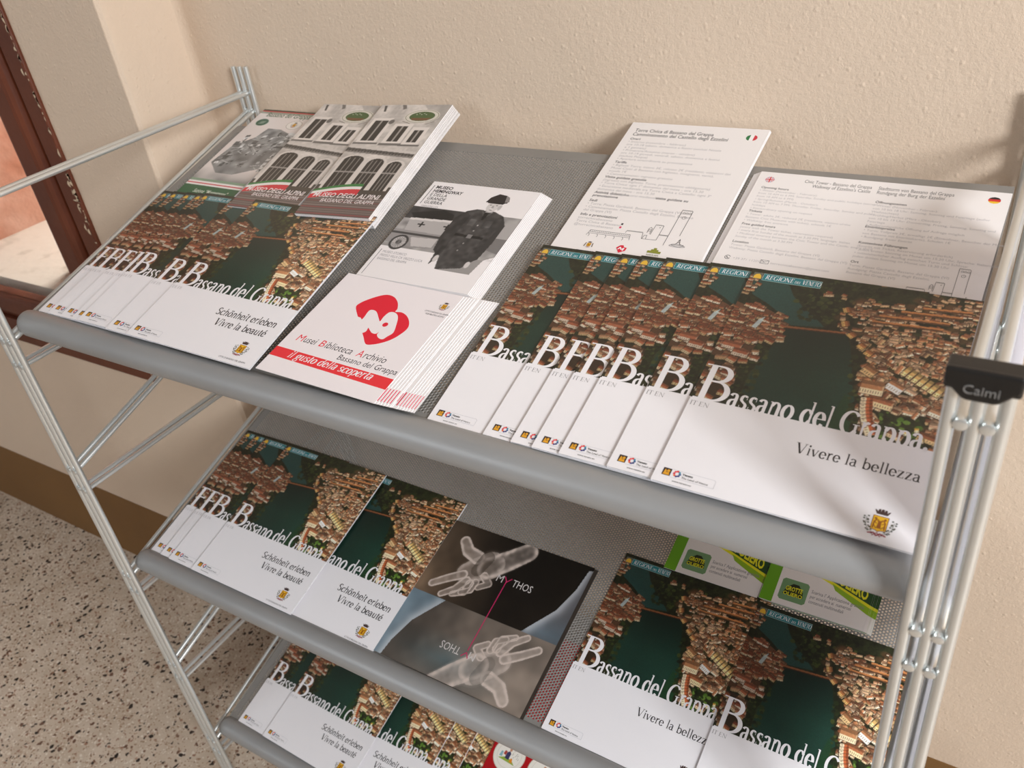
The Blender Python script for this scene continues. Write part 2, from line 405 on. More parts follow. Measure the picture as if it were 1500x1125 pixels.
# ---------------------------------------------------------------- print engine
class Print(MB):
    """flat inked shapes on a cover; coordinates in layout units, each shape a few microns above the last"""
    def __init__(s): super().__init__(); s.z = .00012
    def up(s): s.z += 8e-7; return s.z
    def poly(s, pts, c):
        z = s.up(); s.add([(x * K, y * K, z) for x, y in pts], [tuple(range(len(pts)))], c)
    def rect(s, x0, y0, x1, y1, c): s.poly([(x0, y0), (x1, y0), (x1, y1), (x0, y1)], c)
    def disc(s, x, y, rx, ry, c, n=24): s.poly([(x + rx * math.cos(t), y + ry * math.sin(t)) for t in np.linspace(0, 2 * math.pi, n, endpoint=False)], c)
    def line(s, pts, wd, c, closed=False):
        if closed: pts = list(pts) + [pts[0]]
        for a, b in zip(pts[:-1], pts[1:]):
            a, b = np.array(a, float), np.array(b, float); d = b - a; l = np.hypot(*d)
            if l < 1e-6: continue
            n = np.array([-d[1], d[0]]) / l * wd / 2; e = d / l * wd * .3
            z = s.up(); s.add([((q[0]) * K, (q[1]) * K, z) for q in (a - n - e, b - n + e, b + n + e, a + n - e)], [(0, 1, 2, 3)], c)
    def ribbon(s, pts, wf, c):
        pts = np.array(pts, float)
        d = np.gradient(pts, axis=0); d /= np.hypot(d[:, 0], d[:, 1])[:, None] + 1e-9
        n = np.stack([-d[:, 1], d[:, 0]], 1)
        wd = np.array([wf(q) for q in d]) / 2
        L_, R_ = pts + n * wd[:, None], pts - n * wd[:, None]
        z = s.up(); k_ = len(pts)
        s.add([(x * K, y * K, z) for x, y in L_] + [(x * K, y * K, z) for x, y in R_], [(k_ + i, k_ + i + 1, i + 1, i) for i in range(k_ - 1)], c)
    def sans(s, txt, x, y, size, c, width=None, align='L', bold=0, italic=0.0):
        me = sans_mesh(txt, bold)
        if me is None: return
        vs, fs, w0 = me
        sx = size
        if width: sx = width / w0
        off = 0 if align == 'L' else (-w0 * sx / 2 if align == 'C' else -w0 * sx)
        z = s.up(); s.add([((x + off + vx * sx + vy * size * italic) * K, (y + vy * size) * K, z) for vx, vy in vs], fs, c)
    def serif(s, txt, x, y, size, c, width=None, align='L', weight=1.0, italic=0.0, thin=1.0):
        w0 = sum(SER[ch][0] for ch in txt)
        sx = width / w0 if width else size
        px = x - (w0 * sx if align == 'R' else w0 * sx / 2 if align == 'C' else 0)
        for ch in txt:
            adv, strokes = SER[ch]
            for st in strokes:
                f = lambda q: (px + q[0] * sx + q[1] * size * italic, y + q[1] * size)
                if st[0] == 'r':
                    _, a, b, cc, dd = st; s.poly([f((a, b)), f((cc, b)), f((cc, dd)), f((a, dd))], c)
                else:
                    th, tn = (st[2] if len(st) > 2 else (.095, .03))
                    sq = (sx + size) / 2
                    s.ribbon([f(q) for q in st[1]], lambda d: sq * weight * math.hypot(th * d[1], tn * thin * d[0]), c)
            px += adv * sx
_sans = {}
def sans_mesh(txt, bold=0):
    key = (txt, bold)
    if key in _sans: return _sans[key]
    cu = bpy.data.curves.new('t', 'FONT'); cu.body = txt; cu.size = 1; cu.resolution_u = 2; cu.offset = .018 * bold
    o = bpy.data.objects.new('t', cu); col.objects.link(o)
    me = bpy.data.meshes.new_from_object(o)
    vs = [(q.co.x, q.co.y) for q in me.vertices]; fs = [tuple(f.vertices) for f in me.polygons]
    # all faces upward
    out = []
    for f in fs:
        a = 0
        for i in range(len(f)):
            p_, q_ = vs[f[i]], vs[f[(i + 1) % len(f)]]; a += p_[0] * q_[1] - q_[0] * p_[1]
        out.append(f if a > 0 else f[::-1])
    w0 = max([q[0] for q in vs], default=0)
    bpy.data.objects.remove(o); bpy.data.curves.remove(cu); bpy.data.meshes.remove(me)
    _sans[key] = (vs, out, w0) if vs else None
    return _sans[key]

def E_(cx, cy, rx, ry, a0, a1, n=16):
    return [(cx + rx * math.cos(math.radians(t)), cy + ry * math.sin(math.radians(t))) for t in np.linspace(a0, a1, n)]
H_, X_ = .70, .46
TH = (.095, .03)
def sf(x, y, w=.22, h=.022): return ('r', x - w / 2, y, x + w / 2, y + h)
def stem(x, y0, y1, w=.092): return ('r', x - w / 2, y0, x + w / 2, y1)
SER = {
 ' ': (.26, []),
 '.': (.24, [('s', E_(.11, .055, .03, .03, 0, 360, 14), (.06, .06))]),
 ',': (.24, [('s', [(.12, .08), (.13, 0), (.07, -.1)], (.06, .03))]),
 'B': (.64, [stem(.15, 0, H_, .1), sf(.12, 0, .2), sf(.12, H_ - .022, .2), ('s', [(.14, H_ - .013), (.26, H_ - .013)] + E_(.28, .535, .16, .152, 88, -88) + [(.14, .375)]),
             ('s', [(.14, .375), (.28, .375)] + E_(.31, .195, .19, .182, 88, -88) + [(.14, .013)])]),
 'D': (.7, [stem(.15, 0, H_, .1), sf(.12, 0, .2), sf(.12, H_ - .022, .2), ('s', [(.14, H_ - .013), (.26, H_ - .013)] + E_(.28, .35, .32, .337, 88, -88) + [(.14, .013)])]),
 'G': (.72, [('s', E_(.37, .35, .30, .345, 42, 322, 26)), stem(.6, .07, .32), sf(.6, .30, .24), ('s', [(.6, .12), (.6, .08), (.56, .04)])]),
 'S': (.5, [('s', E_(.24, .52, .155, .165, 35, 215, 14) + [(.24, .36)] + E_(.25, .17, .17, .17, 45, -145, 14)), stem(.40, .5, .64, .02), stem(.07, .05, .2, .02)]),
 'V': (.68, [('s', [(.1, .69), (.35, 0)], (.105, .05)), ('s', [(.37, .01), (.58, .69)], (.035, .03)), sf(.1, H_ - .022, .24), sf(.58, H_ - .022, .2)]),
 'R': (.66, [stem(.15, 0, H_, .1), sf(.13, 0, .22), sf(.12, H_ - .022, .2), ('s', [(.14, H_ - .013), (.26, H_ - .013)] + E_(.28, .53, .17, .157, 88, -88) + [(.14, .37)]), ('s', [(.3, .37), (.52, .03), (.64, .01)], (.1, .05))]),
 'E': (.58, [stem(.15, 0, H_, .1), ('r', .05, 0, .5, .03), ('r', .05, H_ - .03, .48, H_), ('r', .15, .345, .38, .372), stem(.48, 0, .15, .03), stem(.46, .56, H_, .03), stem(.38, .28, .44, .025)]),
 'I': (.32, [stem(.16, 0, H_, .1), sf(.16, 0, .24), sf(.16, H_ - .022, .24)]),
 'O': (.76, [('s', E_(.38, .35, .32, .345, 90, 450, 30))]),
 'N': (.74, [stem(.14, 0, H_, .035), stem(.62, 0, H_, .035), ('s', [(.12, .69), (.61, .02)], (.13, .05)), sf(.13, 0, .2), sf(.1, H_ - .022, .18), sf(.62, H_ - .022, .2)]),
 'T': (.6, [stem(.3, 0, H_, .1), ('r', .03, H_ - .03, .57, H_), sf(.3, 0, .24), stem(.045, .54, H_, .03), stem(.555, .54, H_, .03)]),
 'L': (.54, [stem(.15, 0, H_, .1), ('r', .05, 0, .48, .03), sf(.14, H_ - .022, .24), stem(.47, 0, .15, .03)]),
 'M': (.84, [stem(.13, 0, H_, .035), stem(.68, 0, H_, .1), ('s', [(.12, .69), (.39, .02)], (.11, .05)), ('s', [(.40, .02), (.66, .69)], (.035, .03)), sf(.13, 0, .2), sf(.68, 0, .22)]),
 'A': (.68, [('s', [(.1, .01), (.33, .69)], (.035, .03)), ('s', [(.34, .69), (.58, .01)], (.105, .05)), ('r', .2, .22, .46, .25), sf(.1, 0, .18), sf(.58, 0, .22)]),
 'a': (.44, [('s', E_(.19, .35, .12, .10, 165, 20, 10) + [(.31, .33), (.31, .12)] + [(.33, .03), (.41, .02)], (.085, .03)), ('s', [(.31, .28), (.24, .265)] + E_(.19, .13, .125, .12, 90, 285, 12) + [(.31, .09)], (.085, .028))]),
 'b': (.50, [stem(.11, .0, .72, .08), sf(.07, .70, .1), ('s', E_(.26, .23, .17, .22, 150, -150, 20))]),
 'c': (.42, [('s', E_(.24, .23, .17, .225, 40, 320, 20))]),
 'd': (.50, [stem(.38, .0, .72, .08), sf(.34, .70, .1), sf(.41, 0, .1), ('s', E_(.23, .23, .17, .22, 30, 330, 20))]),
 'e': (.44, [('s', E_(.22, .23, .16, .22, 0, 325, 22)), ('r', .07, .23, .38, .258)]),
 'g': (.46, [('s', E_(.2, .3, .135, .155, 90, 450, 20)), ('s', [(.12, .17), (.09, .11), (.14, .06), (.3, .05), (.38, -.02)] + E_(.21, -.09, .17, .1, 20, -200, 14) + [(.1, .02), (.14, .06)], (.06, .04)), ('s', [(.3, .42), (.36, .46), (.43, .45)], (.03, .03))]),
 'h': (.52, [stem(.12, 0, .72, .08), sf(.08, .70, .1), sf(.12, 0, .18), ('s', [(.13, .33)] + E_(.27, .31, .13, .145, 140, 0, 10) + [(.40, 0)], (.085, .03)), sf(.40, 0, .18)]),
 'i': (.26, [stem(.13, 0, X_, .08), sf(.09, X_ - .02, .1), sf(.13, 0, .18), ('s', E_(.125, .62, .028, .028, 0, 360, 12), (.055, .055))]),
 'l': (.26, [stem(.13, 0, .72, .08), sf(.09, .70, .1), sf(.13, 0, .18)]),
 'n': (.52, [stem(.12, 0, X_, .08), sf(.08, X_ - .02, .1), sf(.12, 0, .18), ('s', [(.13, .33)] + E_(.27, .31, .13, .145, 140, 0, 10) + [(.40, 0)], (.085, .03)), sf(.40, 0, .18)]),
 'o': (.49, [('s', E_(.245, .23, .18, .222, 90, 450, 24))]),
 'p': (.50, [stem(.11, -.2, X_, .08), sf(.07, X_ - .02, .1), sf(.11, -.2, .18), ('s', E_(.26, .23, .17, .22, 150, -150, 20))]),
 'r': (.36, [stem(.12, 0, X_, .08), sf(.08, X_ - .02, .1), sf(.12, 0, .18), ('s', [(.13, .31), (.18, .40), (.25, .445), (.32, .42)], (.07, .05))]),
 's': (.37, [('s', E_(.18, .345, .105, .105, 40, 215, 12) + [(.18, .235)] + E_(.19, .115, .12, .11, 45, -145, 12), (.08, .03)), stem(.29, .33, .43, .02), stem(.075, .03, .13, .02)]),
 't': (.31, [('s', [(.14, .58), (.14, .1), (.17, .02), (.27, .03)], (.085, .04)), ('r', .04, X_ - .03, .28, X_)]),
 'u': (.52, [('s', [(.12, X_), (.12, .14)] + E_(.25, .14, .13, .125, 190, 320, 8), (.085, .03)), stem(.39, 0, X_, .08), sf(.08, X_ - .02, .1), sf(.42, 0, .1), sf(.35, X_ - .02, .1)]),
 'v': (.46, [('s', [(.07, .45), (.22, .01)], (.09, .05)), ('s', [(.235, .01), (.38, .45)], (.035, .03)), sf(.08, X_ - .02, .18), sf(.38, X_ - .02, .14)]),
 'z': (.42, [('r', .05, X_ - .03, .36, X_), ('r', .04, 0, .38, .03), ('s', [(.32, .44), (.09, .02)], (.095, .05)), stem(.06, .34, X_, .025), stem(.37, 0, .12, .025)]),
}
SER['ö'] = (SER['o'][0], SER['o'][1] + [('s', E_(.16, .6, .025, .025, 0, 360, 10), (.05, .05)), ('s', E_(.33, .6, .025, .025, 0, 360, 10), (.05, .05))])
SER['é'] = (SER['e'][0], SER['e'][1] + [('s', [(.2, .53), (.3, .66)], (.06, .05))])

class Raster:
    """soft-toned picture painted on a fine grid whose vertices carry the printed colours"""
    def __init__(s, w, h, nx, ny, base):
        s.w, s.h, s.nx, s.ny = w, h, nx, ny
        s.X, s.Y = np.meshgrid(np.linspace(0, w, nx), np.linspace(0, h, ny))
        s.a = np.zeros((ny, nx, 3)); s.a[:] = base
    def mask(s, pts, soft=0):
        pts = np.array(pts, float); m_ = np.zeros((s.ny, s.nx), bool)
        x0, y0 = pts.min(0); x1, y1 = pts.max(0)
        i0, i1 = max(0, int(x0 / s.w * (s.nx - 1))), min(s.nx, int(x1 / s.w * (s.nx - 1)) + 2)
        j0, j1 = max(0, int(y0 / s.h * (s.ny - 1))), min(s.ny, int(y1 / s.h * (s.ny - 1)) + 2)
        if i0 >= i1 or j0 >= j1: return m_, (0, 0, 0, 0)
        X, Y = s.X[j0:j1, i0:i1], s.Y[j0:j1, i0:i1]; q = np.zeros(X.shape, bool)
        for (ax, ay), (bx, by) in zip(pts, np.roll(pts, -1, 0)):
            if ay == by: continue
            c_ = ((ay > Y) != (by > Y)) & (X < (bx - ax) * (Y - ay) / (by - ay) + ax); q ^= c_
        m_[j0:j1, i0:i1] = q
        return m_, (i0, i1, j0, j1)
    def poly(s, pts, c, al=1.0):
        pts = np.array(pts, float)
        m_, (i0, i1, j0, j1) = s.mask(pts)
        if i1 <= i0: return
        sub = s.a[j0:j1, i0:i1]; k_ = m_[j0:j1, i0:i1]
        sub[k_] = sub[k_] * (1 - al) + np.array(c) * al
    def ell(s, x, y, rx, ry, c, al=1.0, soft=0.0):
        d = ((s.X - x) / rx) ** 2 + ((s.Y - y) / ry) ** 2
        k_ = np.clip((1 - d) / max(soft, 1e-3), 0, 1)[..., None] * al
        s.a = s.a * (1 - k_) + np.array(c) * k_
    def cap(s, pts, r0, r1, fn):
        """tapered stroke; fn(distance/radius) gives alpha, colour"""
        pts = np.array(pts, float); best = np.full(s.X.shape, 9.)
        n = len(pts) - 1
        for i in range(n):
            a, b = pts[i], pts[i + 1]; d = b - a
            t = np.clip(((s.X - a[0]) * d[0] + (s.Y - a[1]) * d[1]) / (d @ d + 1e-9), 0, 1)
            r_ = r0 + (r1 - r0) * (i + t) / n
            best = np.minimum(best, np.hypot(s.X - a[0] - t * d[0], s.Y - a[1] - t * d[1]) / r_)
        return best
    def noise(s, scale, seed=0):
        g = np.random.default_rng(seed); nx = max(3, int(s.w * scale) + 3); ny = max(3, int(s.h * scale) + 3)
        n_ = g.random((ny, nx)); x = s.X * scale; y = s.Y * scale
        i, j = x.astype(int), y.astype(int); fx, fy = x - i, y - j
        fx = fx * fx * (3 - 2 * fx); fy = fy * fy * (3 - 2 * fy)
        return (n_[j, i] * (1 - fx) + n_[j, i + 1] * fx) * (1 - fy) + (n_[j + 1, i] * (1 - fx) + n_[j + 1, i + 1] * fx) * fy
    def mesh(s, name, x0=0, y0=0, z=.00009):
        nx, ny = s.nx, s.ny
        co = np.stack([(s.X + x0) * K, (s.Y + y0) * K, np.full(s.X.shape, z)], -1).reshape(-1, 3)
        me = bpy.data.meshes.new(name); me.vertices.add(nx * ny); me.vertices.foreach_set('co', co.ravel())
        i, j = np.meshgrid(np.arange(nx - 1), np.arange(ny - 1)); b = (j * nx + i).ravel()
        F = np.stack([b, b + 1, b + nx + 1, b + nx], 1); nf = len(F)
        me.loops.add(nf * 4); me.loops.foreach_set('vertex_index', F.ravel())
        me.polygons.add(nf); me.polygons.foreach_set('loop_start', np.arange(nf) * 4); me.polygons.foreach_set('loop_total', np.full(nf, 4))
        at = me.color_attributes.new('print_colour', 'FLOAT_COLOR', 'POINT')
        arr = np.ones((nx * ny, 4)); arr[:, :3] = lin(np.clip(s.a, 0, 1)).reshape(-1, 3); at.data.foreach_set('color', arr.ravel())
        me.update(); return me

# ---------------------------------------------------------------- printed pictures
WHITE = rgb(240, 237, 240)
BW, BH = 14.5, 18.7                               # town brochure, units
def city():
    W_, Hh = BW, BH * .65
    r = Raster(W_, Hh, 400, 340, rgb(30, 34, 20))
    g = random.Random(5)
    tr = r.noise(3.2, 1) * .6 + r.noise(9, 2) * .4
    r.a = r.a * (.45 + 1.1 * tr[..., None]) * np.array([1.05, 1.05, .9])
    P = lambda pts: [(x * W_, (y - .35) * BH) for x, y in pts]      # cover fractions -> raster units
    up = [(.02, .955), (.05, .868), (.143, .83), (.2, .80), (.25, .745), (.42, .765), (.37, .80), (.3, .84), (.235, .89), (.185, .955)]
    lo = [(.262, .735), (.40, .738), (.52, .752), (.552, .70), (.585, .62), (.61, .55), (.655, .45), (.66, .35), (.24, .35), (.20, .40), (.195, .5), (.22, .58), (.25, .67)]
    r.poly(P(up), rgb(34, 72, 66)); r.poly(P(lo), rgb(24, 58, 46))
    m_, _ = r.mask(P(lo)); sh = 1.0 - .55 * np.clip((r.Y / Hh - .28) / .5, 0, 1); r.a[m_] *= sh[m_][:, None]
    r.poly(P([(.19, .5), (.21, .55), (.2, .42), (.33, .36), (.2, .35)]), rgb(62, 62, 30), .5)
    r.poly(P([(.60, .50), (.655, .44), (.66, .35), (.57, .35)]), rgb(28, 62, 24), .5)
    # wooded banks
    for _ in range(520):
        k_ = g.random()
        if k_ < .30: x, y = g.uniform(.16, .42), g.uniform(.86, .99)
        elif k_ < .42: x, y = g.uniform(.29, .44), g.uniform(.785, .90)
        elif k_ < .52: x, y = g.uniform(.42, .62), g.uniform(.84, .99)
        elif k_ < .62: x, y = g.uniform(.0, .12), g.uniform(.72, .80)
        elif k_ < .80: x, y = g.uniform(.13, .235), g.uniform(.40, .66)
        elif k_ < .90: t = g.random(); x, y = .575 + .08 * t + g.uniform(-.012, .03), .66 - .26 * t
        else: x, y = g.uniform(.74, .93), g.uniform(.36, .47)
        if x < .25 and .85 < y < .95 and x > .04: continue
        c = g.choice([rgb(36, 46, 20), rgb(48, 60, 26), rgb(26, 34, 16), rgb(64, 74, 30), rgb(20, 26, 14)])
        if k_ >= .9: c = g.choice([rgb(70, 104, 34), rgb(48, 70, 26), rgb(88, 120, 44), rgb(30, 44, 18)])
        r_ = g.uniform(.006, .017)
        px, py = x * W_, (y - .35) * BH
        r.poly([(px + r_ * W_ * math.cos(a) * g.uniform(.7, 1.1), py + r_ * W_ * math.sin(a) * g.uniform(.6, 1)) for a in np.linspace(0, 6.28, 8)[:-1]], c)
    roofs = [rgb(164, 100, 62), rgb(186, 122, 80), rgb(140, 82, 50), rgb(176, 128, 92), rgb(150, 92, 58), rgb(120, 74, 50), rgb(196, 146, 106), rgb(204, 166, 128), rgb(150, 116, 88), rgb(112, 82, 62), rgb(186, 150, 118)]
    walls = [rgb(226, 204, 164), rgb(206, 176, 124), rgb(236, 222, 196), rgb(190, 158, 112), rgb(214, 190, 150)]
    def house(x, y, L_, D_, ang, wh, rc=None, wc=None):
        ca, sa = math.cos(ang), math.sin(ang)
        f = lambda u, v: (x * W_ + (u * ca - v * sa) * W_, (y - .35) * BH + (u * sa + v * ca) * W_)
        rc = np.array(rc or g.choice(roofs)); wc = wc or g.choice(walls)
        r.poly([f(-L_ - .003, -D_ - wh - .004), f(L_ + .004, -D_ - wh - .004), f(L_ + .004, D_), f(-L_ - .003, D_)], rgb(42, 28, 18), .6)
        r.poly([f(-L_, -D_ - wh), f(L_, -D_ - wh), f(L_, -D_), f(-L_, -D_)], wc)
        n = max(2, int(L_ / .005))
        for i in range(n):
            u = -L_ + (i + .5) * 2 * L_ / n
            r.poly([f(u - .0013, -D_ - wh * .75), f(u + .0013, -D_ - wh * .75), f(u + .0013, -D_ - wh * .3), f(u - .0013, -D_ - wh * .3)], rgb(92, 70, 48))
        r.poly([f(-L_, -D_), f(L_, -D_), f(L_, D_ * .1), f(-L_, D_ * .1)], rc)
        r.poly([f(-L_, D_ * .1), f(L_, D_ * .1), f(L_ * .96, D_), f(-L_ * .96, D_)], rc * .72)
        r.poly([f(L_ * .82, -D_ - wh), f(L_, -D_ - wh), f(L_, D_ * .6), f(L_ * .86, D_ * .1)], np.array(wc) * .9, .55)
    def in_town(x, y):
        e = np.interp(y, [.35, .45, .56, .62, .70, .755, .78, .85, .89, 1], [.70, .68, .63, .63, .61, .52, .48, .46, .5, .62])
        if y > .93 and x < .75: return False
        if y > .965: return g.random() < .5
        return x > e
    for _ in range(900):
        x, y = g.uniform(.44, 1.02), g.uniform(.352, 1.0)
        if in_town(x, y) and not (.74 < x < .93 and y < .47):
            r.ell(x * W_, (y - .35) * BH, .55, .35, rgb(112, 72, 44), .5, .8) if _ % 6 == 0 else None
    r.poly(P([(0, .66), (.06, .65), (.25, .665), (.255, .73), (.235, .775), (.14, .81), (.08, .80), (0, .82)]), rgb(104, 66, 44))
    r.poly(P([(0, .55), (.15, .54), (.17, .63), (0, .64)]), rgb(88, 58, 38)); r.poly(P([(0, .37), (.13, .37), (.14, .52), (0, .53)]), rgb(60, 44, 30))
    pts = []
    while len(pts) < 620:
        x, y = g.uniform(.44, 1.0), g.uniform(.352, 1.0)
        if in_town(x, y) and not (.74 < x < .93 and y < .47): pts.append((x, y))
    pts.sort(key=lambda q: -q[1])
    for x, y in pts:
        sc_ = np.interp(y, [.35, .6, 1], [1.5, 1.25, .75])
        ang = g.choice([-.12, .05, 1.2, -.35, .6]) if y < .75 else g.choice([.08, .02, .15, -.25])
        house(x, y, g.uniform(.008, .022) * sc_, g.uniform(.005, .009) * sc_, ang + g.uniform(-.1, .1), g.uniform(.004, .009) * sc_)
        if g.random() < .06: r.poly([((x + .01) * W_, (y - .35) * BH), ((x + .02) * W_, (y - .353) * BH), ((x + .018) * W_, (y - .34) * BH)], rgb(52, 60, 26))
    # long rows of roofs across the far town
    for y0, x0, x1 in ((.90, .70, .94), (.865, .62, .9), (.835, .60, .88), (.93, .78, .97)):
        r.line = None
        r.poly(P([(x0, y0), (x1, y0 + .012), (x1, y0 + .004), (x0, y0 - .008)]), rgb(176, 112, 62))
        r.poly(P([(x0, y0 - .008), (x1, y0 + .004), (x1, y0 - .003), (x0, y0 - .014)]), rgb(84, 52, 32))
    # waterfront facades
    for x, y, ang in ((.49, .865, -1.1), (.505, .80, -1.2), (.545, .755, -.7), (.60, .715, -.6), (.635, .69, -.5)):
        house(x, y, .016, .010, ang, .014, rgb(170, 104, 58), rgb(222, 178, 104))
    # big buildings near the bridgehead
    house(.665, .62, .028, .014, -.5, .026, rgb(150, 100, 62), rgb(214, 180, 126))
    for i in range(7): house(.80 + .023 * i, .645 - .010 * i, .010, .017, -.45, .020, rgb(196, 160, 96), rgb(238, 214, 150))
    house(.78, .575, .034, .012, -.45, .03, rgb(166, 112, 74), rgb(240, 234, 222))
    house(.69, .555, .045, .02, .0, .03, rgb(174, 118, 76), rgb(226, 206, 168))
    house(.74, .50, .05, .014, -.12, .026, rgb(160, 96, 60), rgb(220, 196, 152))
    # curved red-roofed building
    for i in range(9):
        t = i / 8; x, y = .700 + .05 * t ** 2 * .6 + .015 * t, .485 - .105 * t
        house(x, y, .024, .012, -1.35 + .25 * t, .022, rgb(184, 92, 50), rgb(226, 208, 176))
    house(.83, .385, .03, .012, -.3, .016); house(.94, .40, .034, .012, -.2, .018); house(.95, .5, .03, .012, -.25, .018)
    for x, y in ((.86, .40), (.895, .42), (.92, .385)): house(x, y, .008, .006, .2, .012, rgb(214, 168, 60), rgb(236, 224, 190))
    # the old quarter on the left bank
    L2 = []
    while len(L2) < 130:
        x, y = g.uniform(0, .26), g.uniform(.66, .83)
        if y < .83 - abs(x - .10) * .3: L2.append((x, y))
    L2 += [(g.uniform(0, .06), g.uniform(.87, .97)) for _ in range(14)] + [(g.uniform(0, .19), g.uniform(.55, .70)) for _ in range(44)] + [(g.uniform(.36, .46), g.uniform(.915, .945)) for _ in range(6)] + [(g.uniform(0, .14), g.uniform(.37, .52)) for _ in range(16)]
    L2.sort(key=lambda q: -q[1])
    for x, y in L2:
        s_ = np.interp(y, [.5, .8], [1.5, .9]); house(x, y, g.uniform(.012, .022) * s_, g.uniform(.005, .009) * s_, g.choice([-.1, .15, -.35]), g.uniform(.007, .012) * s_, g.choice([rgb(160, 84, 52), rgb(176, 96, 60), rgb(144, 72, 46), rgb(180, 130, 92), rgb(130, 88, 60), rgb(190, 118, 80)]))
    house(.07, .615, .045, .016, -.08, .016, rgb(178, 100, 66), rgb(222, 200, 176)); house(.12, .59, .036, .014, -.08, .018, rgb(170, 92, 60), rgb(222, 200, 176))
    r.poly(P([(.115, .71), (.13, .745), (.155, .77), (.15, .74), (.135, .705)]), rgb(196, 222, 226), .8)
    # covered wooden bridge
    r.poly(P([(.255, .742), (.515, .760), (.515, .752), (.255, .733)]), rgb(150, 88, 50)); r.poly(P([(.255, .733), (.515, .752), (.515, .747), (.255, .728)]), rgb(60, 36, 24))
    nz = (r.noise(22, 4) - .5) * .10
    r.a = r.a * (1 + nz[..., None] * 2.2)
    # warm the light a little to the right, as in the aerial view
    wr = .78 + .30 * np.clip((r.X / W_ - .35) / .4, 0, 1); r.a *= wr[..., None]
    gy = r.a.mean(-1, keepdims=True); r.a = (r.a * .92 + gy * .08) * 1.14
    # soften
    b = r.a; r.a = (b * 4 + np.roll(b, 1, 0) + np.roll(b, -1, 0) + np.roll(b, 1, 1) + np.roll(b, -1, 1)) / 8
    return r
city_me = city().mesh('cover_photo', 0, BH * .35); city_me.materials.append(M['print_gloss'])

def crest(p, x, y, s, leaves=True):
    """the town's arms: yellow shield with a tower and two lions, mural crown, two sprays, red ribbon"""
    dk, ye, br, gn, rd = rgb(70, 50, 48), rgb(236, 184, 32), rgb(150, 84, 20), rgb(70, 78, 66), rgb(150, 40, 60)
    f = lambda pts: [(x + a * s, y + b * s) for a, b in pts]
    p.poly(f([(-.5, .6), (.5, .6), (.5, -.5), (.15, -.56), (0, -.66), (-.15, -.56), (-.5, -.5)]), br)
    p.poly(f([(-.45, .55), (.45, .55), (.45, -.46), (.13, -.52), (0, -.6), (-.13, -.52), (-.45, -.46)]), ye)
    p.poly(f([(-.14, -.38), (.14, -.38), (.1, .12), (.16, .14), (.16, .3), (.08, .3), (.08, .22), (-.08, .22), (-.08, .3), (-.16, .3), (-.16, .14), (-.1, .12)]), br)
    for sg in (-1, 1):
        p.line(f([(sg * .36, -.4), (sg * .34, .1), (sg * .2, .3)]), .09 * s, br); p.line(f([(sg * .34, .1), (sg * .18, -.02)]), .06 * s, br)
        p.disc(x + sg * .3 * s, y + .36 * s, .09 * s, .09 * s, br, 8); p.line(f([(sg * .30, -.2), (sg * .16, -.38)]), .06 * s, br)
        if leaves:
            p.line(f([(sg * .1, -.82), (sg * .5, -.7), (sg * .82, -.3), (sg * .86, .3)]), .03 * s, gn)
            for k_ in range(15):
                t = k_ / 14; a = -.8 + t * 1.15
                lx = sg * (.42 + .45 * math.sin(min(1, t * 1.2) * 1.5)) + (.13 if k_ % 2 else -.11) * sg; ly = a + (.05 if k_ % 3 else -.04)
                p.disc(x + lx * s, y + ly * s, .075 * s, .06 * s, gn if k_ % 3 else rgb(96, 88, 72), 7)
    p.poly(f([(-.34, .72), (.34, .72), (.44, .92), (.5, 1.05), (.38, 1.02), (.3, .9), (.26, 1.12), (.14, 1.12), (.12, .92), (.07, 1.14), (-.07, 1.14), (-.12, .92), (-.14, 1.12), (-.26, 1.12), (-.3, .9), (-.38, 1.02), (-.5, 1.05), (-.44, .92)]), dk)
    p.line(f([(-.55, -.86), (-.2, -.76), (0, -.95), (.2, -.76), (.55, -.86)]), .09 * s, rd); p.line(f([(-.25, -.98), (0, -.72), (.25, -.98)]), .06 * s, rd)

def veneto_logo(p, x, y, s):
    """little lion square, ring of coloured petals and a rounded caption box"""
    p.rect(x, y, x + s, y + s, rgb(46, 36, 42)); ye = rgb(224, 160, 40)
    p.poly([(x + .1 * s, y + .08 * s), (x + .9 * s, y + .08 * s), (x + .78 * s, y + .5 * s), (x + .5 * s, y + .42 * s), (x + .2 * s, y + .55 * s)], ye)
    p.disc(x + .66 * s, y + .66 * s, .2 * s, .18 * s, ye, 9); p.poly([(x + .15 * s, y + .45 * s), (x + .5 * s, y + .5 * s), (x + .25 * s, y + .86 * s)], ye)
    cx_, cy_ = x + 1.72 * s, y + .52 * s
    for i, c in enumerate([rgb(40, 90, 150), rgb(60, 150, 170), rgb(224, 60, 60), rgb(236, 90, 90), rgb(210, 40, 80), rgb(240, 120, 60), rgb(70, 60, 130), rgb(40, 60, 120)]):
        a = i * math.pi / 4; p.disc(cx_ + .34 * s * math.cos(a), cy_ + .34 * s * math.sin(a), .16 * s, .13 * s, c, 8)
    bx = [(x + 1.1 * s, y + s * 1.0), (x + 6.0 * s, y + s * 1.0), (x + 6.2 * s, y + .85 * s), (x + 6.2 * s, y - .1 * s), (x + 1.1 * s, y - .1 * s)]
    p.line(bx, .018, rgb(190, 190, 196))
    p.sans('Veneto', x + 2.35 * s, y + .52 * s, .42 * s, rgb(40, 40, 44), bold=1.4)
    p.sans('The Land of Venice', x + 2.35 * s, y + .08 * s, .40 * s, rgb(40, 40, 44))
    p.sans('www.veneto.eu', x + 1.5 * s, y - .62 * s, .36 * s, rgb(60, 60, 64))

